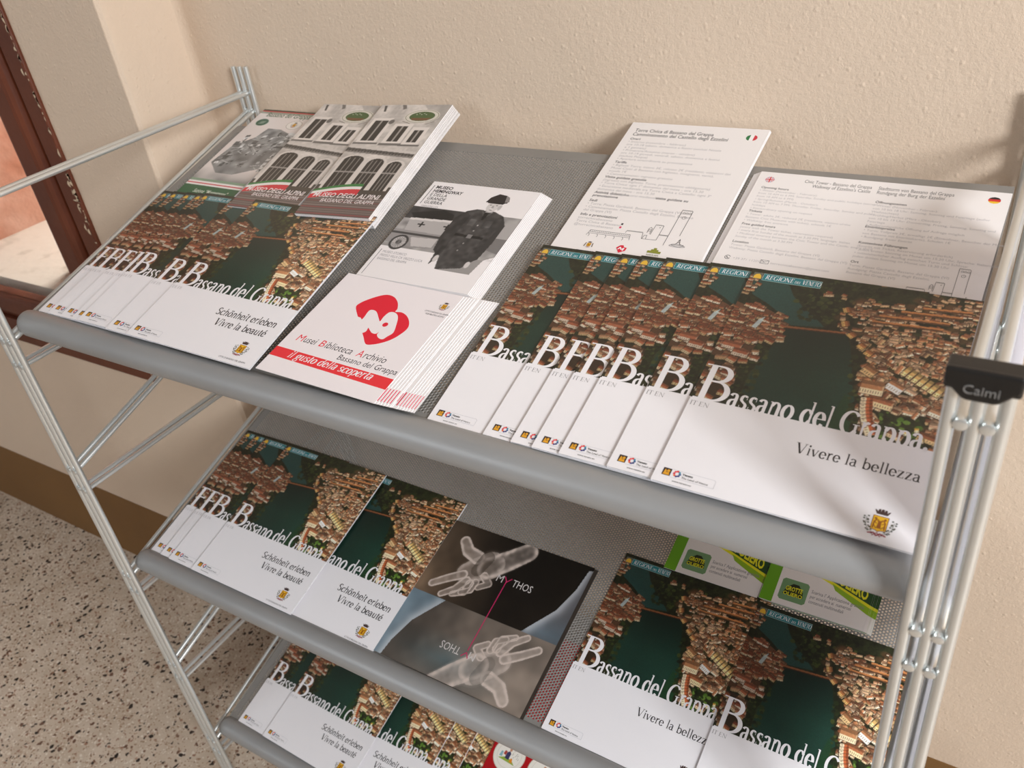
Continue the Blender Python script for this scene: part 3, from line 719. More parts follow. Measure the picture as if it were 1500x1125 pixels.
def town_cover(lang):
    p = Print(); dk = rgb(44, 40, 42)
    p.rect(0, 0, BW, BH * .352, WHITE)
    p.serif('B', .02, BH * .352, 4.15, WHITE, width=2.6, weight=1.0)
    p.serif('assano del Grappa.', 2.28, BH * .345, 2.42, WHITE, width=11.6, weight=1.22, thin=1.5)
    if lang == 'it':
        p.serif('IT', .12, BH * .3205, .50, rgb(150, 146, 148), weight=.7); p.serif('EN', .70, BH * .3205, .50, rgb(150, 146, 148), weight=.7)
        p.serif('Vivere la bellezza', 7.15, BH * .232, 1.06, dk, width=6.75, weight=1.0, thin=1.7)
        crest(p, 12.6, 1.18, .80)
    else:
        p.serif('DE', .12, BH * .3205, .46, rgb(170, 166, 168), weight=.6); p.serif('FR', .80, BH * .3205, .46, rgb(170, 166, 168), weight=.6)
        p.serif('Schönheit erleben', 7.0, BH * .232, 1.10, dk, width=6.7, weight=1.15, thin=1.9, italic=.08)
        p.serif('Vivre la beauté', 7.7, BH * .172, 1.10, dk, width=5.7, weight=1.15, thin=1.9, italic=.08)
        crest(p, 12.35, 1.55, .72)
        p.sans('CITTÀ DI BASSANO DEL GRAPPA', 12.35, .30, .24, rgb(110, 106, 108), width=2.9, align='C')
    veneto_logo(p, .48, .62 if lang == 'de' else .52, .52)
    body = p; p = Print()
    p.rect(.22, BH * .947, .86, BH * .981, rgb(96, 96, 84)); p.poly([(.26, BH * .950), (.82, BH * .950), (.76, BH * .966), (.6, BH * .975), (.4, BH * .972), (.3, BH * .964)], rgb(222, 176, 56))
    p.rect(.90, BH * .9435, 4.86, BH * .980, rgb(150, 176, 172)); p.rect(.93, BH * .9455, 4.83, BH * .978, rgb(24, 116, 124))
    p.serif('REGIONE', 1.08, BH * .9515, .58, WHITE, width=1.95, weight=1.0, italic=.12); p.serif('DEL', 3.1, BH * .9515, .34, WHITE, width=.42, italic=.1); p.serif('VENETO', 3.6, BH * .9515, .58, WHITE, width=1.2, weight=1.0, italic=.12)
    out = []
    for q, nm in ((body, 'cover_print'), (p, 'region_banner')):
        me = q.mesh(nm); me.materials.append(M['print_gloss']); out.append((nm, me))
    return out
SER['F'] = (.54, [stem(.15, 0, H_, .1), ('r', .05, H_ - .03, .48, H_), sf(.14, 0, .22), ('r', .15, .345, .38, .372), stem(.46, .56, H_, .03)])
letter_it, letter_de = town_cover('it'), town_cover('de')

def pmesh(p, name='cover_print', m_='print_gloss'):
    me = p.mesh(name); me.materials.append(M[m_]); return me
def rmesh(r, name='cover_photo', m_='print_gloss', **kw):
    me = r.mesh(name, **kw); me.materials.append(M[m_]); return me

# --- red heart museum leaflet (square)
MW = 12.2
def museum_heart():
    p = Print(); red = rgb(226, 26, 52); dk = rgb(52, 48, 56)
    f = lambda pts: [(x * MW, y * MW) for x, y in pts]
    p.rect(0, 0, MW, MW, rgb(240, 232, 234))
    def smooth(pts, n=5):
        q = np.array(pts); out = []
        for i in range(len(q)):
            a, b, c_, d = q[i - 1], q[i], q[(i + 1) % len(q)], q[(i + 2) % len(q)]
            for t in np.linspace(0, 1, n, endpoint=False):
                out.append(tuple(.5 * (2 * b + (c_ - a) * t + (2 * a - 5 * b + 4 * c_ - d) * t * t + (3 * b - a - 3 * c_ + d) * t ** 3)))
        return out
    p.poly(f(smooth([(0.304, 0.701), (0.306, 0.742), (0.337, 0.788), (0.397, 0.844), (0.452, 0.872), (0.516, 0.864), (0.576, 0.823), (0.614, 0.768), (0.618, 0.738), (0.666, 0.745), (0.726, 0.723), (0.779, 0.675), (0.803, 0.622), (0.789, 0.557), (0.756, 0.496), (0.699, 0.445), (0.635, 0.414), (0.600, 0.423), (0.555, 0.466), (0.509, 0.507), (0.454, 0.558), (0.377, 0.628)], 4)), red)
    p.poly(f(smooth([(0.43, 0.58), (0.432, 0.629), (0.424, 0.682), (0.431, 0.706), (0.463, 0.709), (0.495, 0.694), (0.545, 0.648), (0.571, 0.628), (0.568, 0.671), (0.576, 0.716), (0.602, 0.731), (0.642, 0.722), (0.675, 0.69), (0.707, 0.627), (0.732, 0.56), (0.714, 0.518), (0.699, 0.486), (0.662, 0.489), (0.633, 0.512), (0.63, 0.536), (0.618, 0.516), (0.584, 0.517), (0.55, 0.538), (0.53, 0.55), (0.537, 0.518), (0.52, 0.497), (0.49, 0.50), (0.45, 0.535)], 4)), rgb(240, 232, 234))
    p.poly(f([(0.36, 0.625), (0.425, 0.545), (0.46, 0.545), (0.44, 0.60), (0.41, 0.62)]), rgb(240, 232, 234))
    p.disc(.628 * MW, .61 * MW, .25, .25, red, 14)
    # line of names
    x = .085 * MW
    for ini, rest, wd in (('M', 'usei', 2.05), ('B', 'iblioteca', 3.55), ('A', 'rchivio', 2.95)):
        p.sans(ini, x, .302 * MW, 1.02, red, width=.72 if ini == 'M' else .58, italic=.12)
        p.sans(rest, x + (.8 if ini == 'M' else .66), .302 * MW, 1.02, dk, width=wd - .75, italic=.12); x += wd + .42
    p.sans('Bassano del Grappa', .985 * MW, .238 * MW, .82, dk, width=5.9, align='R', italic=.12)
    p.poly([(0, .135 * MW), (MW, .115 * MW), (MW, .205 * MW), (0, .218 * MW)], rgb(232, 52, 60))
    p.serif('il gusto della scoperta', 1.75, .152 * MW, 1.12, WHITE, width=8.6, weight=1.35, italic=.28)
    crest(p, .925 * MW, .872 * MW, .44)
    p.sans('CITTÀ DI BASSANO DEL GRAPPA', .91 * MW, .80 * MW, .24, rgb(90, 88, 96), width=2.3, align='C'); p.sans('MUSEI BIBLIOTECA ARCHIVIO', .91 * MW, .776 * MW, .24, rgb(90, 88, 96), width=1.8, align='C')
    return pmesh(p, m_='print_matt')
heart_me = museum_heart()
def red_marks():
    p = Print(); g = random.Random(3)
    for i in range(6):
        x = 11.0 + .19 * i
        p.rect(x, g.uniform(.2, .7), x + g.uniform(.06, .13), g.uniform(1.0, 1.7), rgb(214, 40, 80))
    return pmesh(p, m_='print_matt')
marks_me = red_marks()

# --- leaflet with a soldier beside an ambulance
HW, HH = 11.6, 16.2
def soldier():
    W_, Hh = HW, HH * .57; r = Raster(W_, Hh, 190, 170, rgb(150, 146, 144))
    g = lambda v: (v / 255, v / 255 * .97, v / 255 * .96)
    f = lambda pts: [(x * W_, y * Hh) for x, y in pts]
    r.poly(f([(0, .80), (1, .80), (1, 1.1), (0, 1.1)]), rgb(238, 232, 232))
    r.poly(f([(0, 0), (.62, 0), (.62, .20), (0, .20)]), rgb(238, 232, 232)); r.poly(f([(.9, 0), (1, 0), (1, .26), (.93, .2)]), rgb(238, 232, 232))
    r.poly(f([(0, .62), (.5, .62), (.5, .80), (0, .80)]), g(58)); n_ = r.noise(1.6, 8)
    m_, _ = r.mask(f([(0, .2), (1, .2), (1, .8), (0, .8)])); r.a[m_] *= (.8 + .4 * n_[m_])[:, None]
    r.poly(f([(.03, .70), (.30, .79), (.42, .74), (.44, .66), (.10, .62)]), g(34))            # canvas roof
    r.poly(f([(.06, .63), (.48, .66), (.49, .44), (.10, .40)]), g(176)); r.poly(f([(.06, .63), (.48, .66), (.48, .63), (.06, .60)]), g(214))
    for cx_, cy_ in ((.20, .55), (.44, .56)):
        r.poly(f([(cx_ - .035, cy_ - .008), (cx_ + .035, cy_ - .008), (cx_ + .035, cy_ + .010), (cx_ - .035, cy_ + .010)]), g(40)); r.poly(f([(cx_ - .008, cy_ - .04), (cx_ + .008, cy_ - .04), (cx_ + .008, cy_ + .04), (cx_ - .008, cy_ + .04)]), g(40))
    r.poly(f([(0, .45), (.50, .44), (.52, .28), (.30, .22), (0, .26)]), g(148)); r.poly(f([(0, .42), (.45, .42), (.45, .39), (0, .385)]), g(70)); r.poly(f([(.2, .36), (.44, .38), (.44, .26), (.26, .24)]), g(190))
    r.ell(.13 * W_, .27 * Hh, .95, 1.0, g(60), 1, .05); r.ell(.13 * W_, .27 * Hh, .72, .76, g(180), 1, .05); r.ell(.13 * W_, .27 * Hh, .3, .3, g(70), 1, .1)
    for a in range(8):
        t = a * math.pi / 8; dx, dy = .7 * math.cos(t), .72 * math.sin(t); r.poly([(.13 * W_ - dx, .27 * Hh - dy), (.13 * W_ - dx + .07, .27 * Hh - dy), (.13 * W_ + dx + .07, .27 * Hh + dy), (.13 * W_ + dx, .27 * Hh + dy)], g(110))
    r.poly(f([(.88, .70), (1, .74), (1, .45), (.90, .42)]), g(170)); r.poly(f([(.86, .50), (1, .50), (1, .30), (.86, .34)]), g(120))
    # figure: coat, arms, belt, face, cap
    coat = [(.50, .82), (.57, .86), (.74, .855), (.84, .80), (.86, .60), (.84, .40), (.86, .18), (.80, .06), (.60, .0), (.56, .16), (.52, .04), (.50, .24), (.46, .5), (.44, .70)]
    r.poly(f(coat), g(66)); r.poly(f([(.50, .82), (.44, .70), (.44, .44), (.47, .24), (.545, .16), (.56, .22), (.55, .5), (.56, .76)]), g(54))
    r.poly(f([(.84, .80), (.90, .68), (.90, .42), (.88, .20), (.82, .14), (.79, .26), (.80, .5), (.78, .76)]), g(58))
    r.poly(f([(.55, .50), (.80, .49), (.80, .455), (.55, .465)]), g(28)); r.poly(f([(.66, .505), (.70, .505), (.70, .45), (.66, .45)]), g(150))
    for x, y in ((.68, .74), (.68, .64), (.68, .56), (.675, .38), (.67, .28)): r.ell(x * W_, y * Hh, .09, .09, g(170), 1, .3)
    r.poly(f([(.585, .72), (.645, .715), (.645, .62), (.585, .625)]), g(82)); r.poly(f([(.72, .715), (.785, .72), (.785, .625), (.72, .62)]), g(84))
    r.poly(f([(.62, .86), (.68, .80), (.75, .86), (.68, .74)]), g(96)); r.poly(f([(.655, .84), (.70, .84), (.69, .72), (.67, .72)]), g(34))
    m_, _ = r.mask(f(coat)); r.a[m_] *= (.78 + .5 * r.noise(2.6, 5)[m_])[:, None]
    r.ell(.545 * W_, .135 * Hh, .26, .46, g(205), 1, .2); r.ell(.83 * W_, .115 * Hh, .25, .42, g(205), 1, .2)
    r.poly(f([(.645, .90), (.73, .90), (.72, .83), (.66, .83)]), g(160))
    r.ell(.688 * W_, .925 * Hh, .62, .80, g(208), 1, .1); r.ell(.75 * W_, .92 * Hh, .2, .45, g(150), .6, .6)
    r.ell(.66 * W_, .945 * Hh, .10, .055, g(70), 1, .4); r.ell(.715 * W_, .945 * Hh, .10, .055, g(70), 1, .4)
    r.poly(f([(.682, .94), (.694, .94), (.70, .905), (.678, .905)]), g(160)); r.ell(.688 * W_, .882 * Hh, .2, .07, g(245), 1, .3); r.ell(.688 * W_, .873 * Hh, .2, .045, g(96), 1, .4)
    r.poly(f([(.625, .965), (.755, .965), (.775, 1.0), (.62, 1.0)]), g(34))
    return r
soldier_me = rmesh(soldier(), x0=0, y0=HH * .316, m_='print_matt')
def soldier_print():
    p = Print(); dk = rgb(52, 48, 50)
    # the cap rises over the white heading, so it is a flat shape of its own
    p.rect(0, 3.0, HW, HH * .316, rgb(238, 232, 232)); p.rect(0, HH * .886, HW, HH, rgb(238, 232, 232))
    p.z = .00019
    p.poly([(.60 * HW, .872 * HH), (.785 * HW, .880 * HH), (.785 * HW, .915 * HH), (.74 * HW, .943 * HH), (.67 * HW, .95 * HH), (.615 * HW, .915 * HH)], rgb(44, 38, 38))
    p.poly([(.76 * HW, .885 * HH), (.795 * HW, .893 * HH), (.775 * HW, .930 * HH), (.74 * HW, .943 * HH)], rgb(140, 134, 132))
    p.line([(.42, .80 * HH), (.42, .965 * HH)], .07, dk); p.line([(.42, .20 * HH), (.42, .40 * HH)], .05, dk)
    for i, (t, b) in enumerate((('MUSEO', 1.6), ('HEMINGWAY', 1.6), ('E DELLA', .3), ('GRANDE', .3), ('GUERRA', .3))):
        p.sans(t, .72, (.940 - .034 * i) * HH, .60, dk, width=(1.9, 3.3, 1.9, 2.05, 2.05)[i], bold=b)
    p.sans('FONDAZIONE LUCA',   .72, .775 * HH, .34, rgb(150, 146, 148), width=1.9)
    for i, t in enumerate(('MUSEO STORICO', 'PRESSO VILLA CA’ ERIZZO LUCA', 'BASSANO DEL GRAPPA')): p.sans(t, .72, (.375 - .028 * i) * HH, .42, rgb(160, 156, 160), width=(2.6, 4.6, 3.2)[i])
    return pmesh(p, m_='print_matt')
soldierp_me = soldier_print()
for me_ in (soldier_me, soldierp_me):
    me_.transform(Matrix.Translation((0, -3.0 * K, 0)))

# --- narrow leaflet: pale palace front, oval badge, green-white-red swoosh
AW, AH = 8.6, 17.6
def palace():
    r = Raster(AW, AH, 130, 250, rgb(196, 188, 182)); n_ = r.noise(.9, 3) * .25 + r.noise(4, 4) * .1
    f = lambda pts: [(x * AW, y * AH) for x, y in pts]
    g = lambda v: (v / 255, v / 255 * .96, v / 255 * .93)
    r.a *= (.85 + n_)[..., None]
    r.poly(f([(0, 0), (1, 0), (1, .20), (0, .20)]), rgb(96, 84, 80)); r.poly(f([(0, .16), (1, .16), (1, .25), (0, .25)]), rgb(70, 64, 58))
    for k_ in range(9):
        yy = .012 + k_ * .017; r.poly(f([(0, yy), (1, yy), (1, yy + .006), (0, yy + .006)]), rgb(150, 134, 130) if k_ % 3 else rgb(150, 60, 66), .7)
    # arches
    for x0, x1, yt in ((.08, .36, .47), (.44, .66, .45), (.73, .92, .43)):
        r.poly(f([(x0 - .04, .22), (x0 - .04, yt)] + [((x0 + x1) / 2 + (x1 - x0 + .08) / 2 * math.cos(a), yt + .05 * math.sin(a)) for a in np.linspace(math.pi, 0, 10)] + [(x1 + .04, .22)]), g(214))
        r.poly(f([(x0, .22), (x0, yt)] + [((x0 + x1) / 2 + (x1 - x0) / 2 * math.cos(a), yt + .038 * math.sin(a)) for a in np.linspace(math.pi, 0, 10)] + [(x1, .22)]), g(38))
        for q in (.25, .5, .75):
            xx = x0 + (x1 - x0) * q; r.poly(f([(xx - .008, .22), (xx + .008, .22), (xx + .008, yt + .02), (xx - .008, yt + .02)]), g(130))
        r.poly(f([(x0, .36), (x1, .36), (x1, .372), (x0, .372)]), g(150))
    # balcony cornice
    r.poly(f([(-.02, .56), (.98, .515), (.98, .535), (-.02, .585)]), g(84)); r.poly(f([(-.02, .585), (.98, .535), (.98, .556), (-.02, .608)]), g(206)); r.poly(f([(-.02, .545), (.98, .50), (.98, .515), (-.02, .56)]), g(128))
    for k_ in range(22): xx = k_ / 22; r.poly(f([(xx, .553 - .045 * xx), (xx + .016, .553 - .045 * xx), (xx + .016, .575 - .045 * xx), (xx, .575 - .045 * xx)]), g(54))
    # windows
    for x0, x1, y0, y1 in ((.09, .28, .65, .84), (.46, .62, .645, .79), (.74, .87, .64, .755)):
        r.poly(f([(x0 - .05, y0 - .02), (x1 + .05, y0 - .02), (x1 + .05, y1 + .025), (x0 - .05, y1 + .025)]), g(226)); r.poly(f([(x0, y0), (x1, y0), (x1, y1), (x0, y1)]), g(40))
        r.poly(f([((x0 + x1) / 2 - .012, y0), ((x0 + x1) / 2 + .012, y0), ((x0 + x1) / 2 + .012, y1), ((x0 + x1) / 2 - .012, y1)]), g(160)); r.poly(f([(x0 - .08, y0 - .035), (x1 + .08, y0 - .035), (x1 + .08, y0 - .018), (x0 - .08, y0 - .018)]), g(110))
    r.poly(f([(.05, .99), (.1, .93), (.13, .93), (.09, .99)]), g(70)); r.ell(.33 * AW, .83 * AH, .36, .42, g(90), .9, .3); r.poly(f([(.3, 1), (.36, .95), (.40, .96), (.36, 1)]), g(110))
    r.poly(f([(.62, 1), (1, 1), (1, .86), (.9, .84)]), g(150), .5)
    return r
palace_me = rmesh(palace(), x0=0, y0=0)
def palace_print():
    p = Print()
    p.disc(.70 * AW, .885 * AH, 2.05, 1.15, rgb(214, 208, 196), 30); p.disc(.70 * AW, .885 * AH, 1.95, 1.07, rgb(120, 116, 100), 30); p.disc(.70 * AW, .885 * AH, 1.88, 1.02, rgb(214, 208, 196), 30); p.disc(.70 * AW, .885 * AH, 1.5, .80, rgb(66, 92, 46), 28)
    p.poly([(.60 * AW, .845 * AH), (.80 * AW, .845 * AH), (.84 * AW, .87 * AH), (.56 * AW, .87 * AH)], rgb(110, 76, 44))
    for k_ in range(5): p.rect(.60 * AW + k_ * .28, .90 * AH + (k_ % 2) * .15, .60 * AW + k_ * .28 + .16, .906 * AH + (k_ % 2) * .15, rgb(180, 190, 170))
    p.line([(.48 * AW, .835 * AH), (.60 * AW, .815 * AH)], .08, rgb(120, 112, 100)); p.line([(.92 * AW, .835 * AH), (.82 * AW, .81 * AH)], .08, rgb(120, 112, 100))
    def swoosh(y0, y1, y2, y3, c):
        top = [(x * AW, (y0 + (y1 - y0) * math.sin(x * 2.6)) * AH) for x in np.linspace(0, .62, 14)]
        bot = [(x * AW, (y2 + (y3 - y2) * math.sin(x * 2.6)) * AH) for x in np.linspace(.62, 0, 14)]
        p.poly(top + bot, c)
    swoosh(.205, .268, .185, .245, rgb(50, 122, 60)); swoosh(.188, .246, .165, .222, rgb(232, 226, 222)); swoosh(.166, .223, .13, .176, rgb(206, 48, 60))
    p.sans('MUSEO DEGLI ALPINI', .40, .148 * AH, .92, rgb(236, 226, 226), width=7.6, bold=.8, italic=.15); p.sans('BASSANO DEL GRAPPA', 1.7, .108 * AH, .72, rgb(230, 220, 220), width=6.2, bold=.5, italic=.15)
    return pmesh(p)
palacep_me = palace_print()

# --- green banded leaflet with an old engraving
def engraving():
    r = Raster(AW, AH, 110, 210, rgb(226, 216, 212)); f = lambda pts: [(x * AW, y * AH) for x, y in pts]
    g = lambda v: (v / 255, v / 255, v / 255); q = random.Random(11)
    m0 = r.noise(1.2, 9)
    r.poly(f([(.05, .42), (.30, .33), (.62, .33), (1, .42), (1, .74), (.66, .80), (.42, .80), (.36, .70), (.12, .60)]), g(132))
    m_, _ = r.mask(f([(.05, .42), (.30, .33), (.62, .33), (1, .42), (1, .74), (.66, .80), (.42, .80), (.36, .70), (.12, .60)])); r.a[m_] *= (.7 + .6 * m0[m_])[:, None]
    for _ in range(46):
        x, y = q.uniform(.1, .95), q.uniform(.40, .76); L_ = q.uniform(.03, .09)
        r.poly(f([(x, y), (x + L_, y + .01), (x + L_, y + .03), (x, y + .022)]), g(q.choice([70, 190, 210, 96, 220])));
        r.poly(f([(x, y - .02), (x + L_, y - .012), (x + L_, y + .01), (x, y)]), g(q.choice([96, 150, 230])))
        for k_ in range(3): xx = x + L_ * (k_ + .3) / 3; r.poly(f([(xx, y - .012), (xx + .008, y - .012), (xx + .008, y), (xx, y)]), g(40))
    for k_ in range(60):
        x, y = q.uniform(.08, .9), q.uniform(.38, .74); a = q.uniform(-.6, 1.2); l_ = q.uniform(.05, .2)
        r.poly(f([(x, y), (x + l_ * math.cos(a), y + l_ * .5 * math.sin(a)), (x + l_ * math.cos(a), y + l_ * .5 * math.sin(a) + .004), (x, y + .005)]), g(q.choice([60, 220])), .7)
    sk = r.noise(.7, 14); k_ = np.clip((r.Y / AH - .28) * -9 + .9, 0, 1) * np.clip((r.Y / AH - .2) * 20, 0, 1) * .6 * (.5 + sk); r.a = r.a * (1 - k_[..., None]) + np.array(g(120)) * k_[..., None]
    return r
eng_me = rmesh(engraving(), x0=0, y0=0)
def green_print():
    p = Print(); gn = rgb(28, 92, 56)
    p.rect(0, 0, AW, .20 * AH, gn); p.rect(0, .20 * AH, AW, .215 * AH, rgb(236, 230, 228)); p.rect(0, .215 * AH, AW, .224 * AH, rgb(206, 52, 72)); p.rect(0, .224 * AH, AW, .24 * AH, rgb(236, 230, 228)); p.rect(0, .24 * AH, AW, .262 * AH, rgb(130, 156, 132))
    p.sans('Sezione “Montegrappa”', 2.2, .135 * AH, .82, rgb(214, 220, 208), width=5.2, italic=.15, bold=.6)
    p.rect(0, .955 * AH, AW, .975 * AH, rgb(150, 156, 140)); p.rect(0, .975 * AH, AW, .985 * AH, rgb(196, 52, 60)); p.rect(0, .985 * AH, AW, AH, rgb(60, 60, 44))
    p.sans('Bassano del Grappa', 1.3, .925 * AH, 1.1, rgb(40, 84, 48), width=6.8, bold=.5, italic=.15)
    p.disc(1.75, .86 * AH, .98, .72, rgb(190, 200, 190), 24); p.disc(1.75, .86 * AH, .90, .66, rgb(30, 82, 52), 24)
    for k_ in range(3): p.line([(1.3 + .1 * k_, .845 * AH + .18 * k_), (2.1 + .05 * k_, .85 * AH + .18 * k_)], .05, rgb(190, 206, 190))
    p.disc(6.9, .855 * AH, 1.12, .80, rgb(160, 150, 140), 24); p.disc(6.9, .855 * AH, 1.06, .75, rgb(232, 226, 220), 24); crest(p, 6.9, .855 * AH, .46)
    return pmesh(p)
greenp_me = green_print()

# --- opening-hours cards
TWd, THt = 12.6, 17.95
def castle_drawing(p, x, y, s, c, full=True):
    """bridge, walls, castle, tall clock tower and fountain in thin line"""
    L = lambda pts, w_=.045: p.line([(x + a * s, y + b * s) for a, b in pts], w_ * s, c)
    L([(0, 0), (.15, .75), (4.3, .75), (4.45, 0)]); L([(.15, .5), (4.3, .5)]); L([(.1, .3), (4.4, .3)])
    for i in range(22): L([(.2 + .19 * i, .5), (.2 + .19 * i, .75)], .03)
    for i in range(5): a = .05 + .88 * i; L([(a + .1, .3), (a + .25, .05), (a + .2, -.15)])
    def cren(x0, x1, y0, n):
        pts = []; d = (x1 - x0) / n
        for i in range(n): pts += [(x0 + i * d, y0), (x0 + i * d, y0 + .1), (x0 + i * d + d * .55, y0 + .1), (x0 + i * d + d * .55, y0)]
        L(pts + [(x1, y0)], .035)
    L([(3.7, .95), (3.75, 1.2)]); cren(3.75, 5.4, 1.2, 11); L([(5.4, 1.2), (5.55, .4), (7.0, .45), (7.0, 2.5)]); cren(6.2, 7.0, 2.45, 4); L([(6.2, 2.45), (6.15, 1.1)])
    L([(5.75, 1.3), (5.75, 1.9), (5.9, 2.1), (6.05, 1.9), (6.05, 1.2)]); L([(5.7, 1.55), (6.1, 1.55)]); L([(5.7, 1.75), (6.1, 1.75)]); L([(5.6, .45), (5.65, .9), (5.9, .95), (5.95, .45)])
    L([(6.7, 2.15), (6.75, 2.2)], .08); cren(7.0, 7.9, 1.15, 6)
    L([(7.9, -.1), (7.9, 4.9)]); cren(7.9, 8.95, 4.9, 5); L([(8.95, 4.9), (8.95, 1.4)])
    for i in range(3): a = 8.1 + .29 * i; L([(a, 4.45), (a, 4.6), (a + .1, 4.68), (a + .2, 4.6), (a + .2, 4.45), (a, 4.45)], .035)
    L([(8.43 + .2 * math.cos(t), 3.9 + .2 * math.sin(t)) for t in np.linspace(0, 6.283, 13)], .035); L([(8.43, 4.0), (8.43, 3.9), (8.5, 3.9)], .03)
    for rr_, yy in ((.75, .0), (.6, .12)): L([(9.2 + rr_ * math.cos(t), yy + .14 * math.sin(t)) for t in np.linspace(0, 6.283, 19)], .04)
    L([(8.95, .2), (9.1, .45), (9.2, .95), (9.3, .45), (9.45, .2)]); L([(9.05, .5), (9.35, .5)]); L([(9.1, .75), (9.3, .75)])
def small_logos(p, pts, s):
    (x0, y0), (x1, y1), (x2, y2) = pts
    crest(p, x0, y0, .34 * s, leaves=False); p.line([(x0 - .35 * s, y0 - .2 * s), (x0 - .3 * s, y0 + .2 * s)], .08 * s, rgb(120, 100, 80)); p.line([(x0 + .35 * s, y0 - .2 * s), (x0 + .3 * s, y0 + .2 * s)], .08 * s, rgb(120, 100, 80))
    p.sans('CITTÀ DI BASSANO DEL GRAPPA', x0, y0 - .85 * s, .24 * s, rgb(120, 116, 120), width=1.6 * s, align='C')
    rd = rgb(214, 34, 60)
    p.poly([(x1 - .45 * s, y1 + .1 * s), (x1 - .2 * s, y1 + .42 * s), (x1 + .05 * s, y1 + .45 * s), (x1 + .15 * s, y1 + .25 * s), (x1 + .42 * s, y1 + .2 * s), (x1 + .4 * s, y1 - .15 * s), (x1 - .05 * s, y1 - .45 * s)], rd)
    p.line([(x1 - .25 * s, y1 - .05 * s), (x1 - .12 * s, y1 + .18 * s), (x1 + .02 * s, y1 - .05 * s), (x1 + .2 * s, y1 + .12 * s), (x1 + .16 * s, y1 - .15 * s)], .1 * s, WHITE)
    p.sans('MUSEI BIBLIOTECA ARCHIVIO', x1, y1 - .78 * s, .22 * s, rgb(120, 116, 120), width=1.4 * s, align='C')
    gn = rgb(138, 140, 52); p.rect(x2 - .55 * s, y2 - .1 * s, x2 + .55 * s, y2 + .15 * s, gn); p.rect(x2 - .3 * s, y2 + .15 * s, x2 + .3 * s, y2 + .32 * s, gn); p.rect(x2 - .12 * s, y2 + .32 * s, x2 + .12 * s, y2 + .5 * s, gn)
    p.sans('BASSANO DEL GRAPPA', x2, y2 - .4 * s, .26 * s, rgb(110, 112, 60), width=1.0 * s, align='C'); 
def hours_it():
    p = Print(); dk = rgb(72, 68, 70); md = rgb(100, 96, 98); lt = rgb(178, 174, 176); W_, Hh = TWd, THt
    p.rect(0, 0, W_, Hh, rgb(236, 230, 228))
    p.sans('Torre Civica di Bassano del Grappa', .055 * W_, .923 * Hh, .66, dk, width=.585 * W_, bold=.6); p.sans('Camminamento del Castello degli Ezzelini', .055 * W_, .89 * Hh, .66, dk, width=.70 * W_, bold=.6)
    for i, c in enumerate((rgb(44, 120, 66), rgb(240, 238, 236), rgb(206, 52, 66))):
        a0 = np.linspace(-1, 1, 9); xs = [-.5, -.17, .17, .5]
        pts = [(x_ , math.sqrt(max(0, .25 - x_ * x_))) for x_ in np.linspace(xs[i], xs[i + 1], 6)]
        p.poly([(.905 * W_ + a * .98, .93 * Hh - b * .85) for a, b in pts] + [(.905 * W_ + a * .98, .93 * Hh + b * .85) for a, b in pts[::-1]], c)
    y = .853
    blocks = [('Orari', ['• Inverno (novembre - febbraio)', 'ore 10-18 sabato, domenica e festivi (esclusi Natale', 'e 1 gennaio)', '• Primavera/Autunno (marzo - ottobre)', 'ore 10-19 giovedì, venerdì, sabato, domenica e festivi', '(esclusa Pasqua)', '• Apertura straordinaria su prenotazione']),
              ('Tariffe', ['• Biglietti Torre: intero 3€, ridotto 2€ (residenti, visitatori dei', 'Musei Civici di Bassano con biglietto, insegnanti, varie),', 'scuole 1€', '• Camminamento: ingresso gratuito']),
              ('Visite guidate gratuite', ['(ingresso con biglietto Torre, prenotazione obbligatoria)', '• Torre Civica: ogni 1ª domenica del mese - ore 15.30', '• Escursione medievale tra Torre Civica e Castello: ogni 3ª', 'domenica del mese - ore 15.30']),
              ('Attività didattiche', ['prenotazione']),
              ('Sedi', ['• Torre: Piazza Garibaldi, Bassano del Grappa (VI)', '• Camminamento: Piazza Castello degli Ezzelini, Bassano', 'del Grappa (VI)']),
              ('Info e prenotazioni', ['torrecivicabassano', 'Torre Civica di Bassano', '@torrecivicabassano'])]
    ys = (.855, .663, .545, .425, .365, .262)
    for (h, ls), y in zip(blocks, ys):
        p.sans(h, .058 * W_, y * Hh, .44, md, bold=1.2); 
        if h.startswith('Att'): p.sans('(percorsi medievali) e', 3.15, y * Hh, .42, lt); p.sans('visite guidate su', 6.3, y * Hh, .44, md, bold=1.2)
        for i, t in enumerate(ls):
            b = h.startswith('Att'); p.sans(t, .058 * W_, (y - .0235 * (i + 1)) * Hh, .44 if b else .42, md if b else lt, bold=1.2 if b else 0)
    p.rect(.378 * W_, .226 * Hh, .392 * W_, .238 * Hh, rgb(40, 40, 44)); p.rect(.378 * W_, .203 * Hh, .392 * W_, .216 * Hh, rgb(216, 60, 100))
    castle_drawing(p, .19 * W_, .135 * Hh, .985 * .86, rgb(84, 80, 82))
    small_logos(p, [(.25 * W_, .072 * Hh), (.475 * W_, .072 * Hh), (.69 * W_, .078 * Hh)], 1.0)
    return pmesh(p, m_='print_matt')
hours_me = hours_it()
EW, EH = 17.9, 12.7
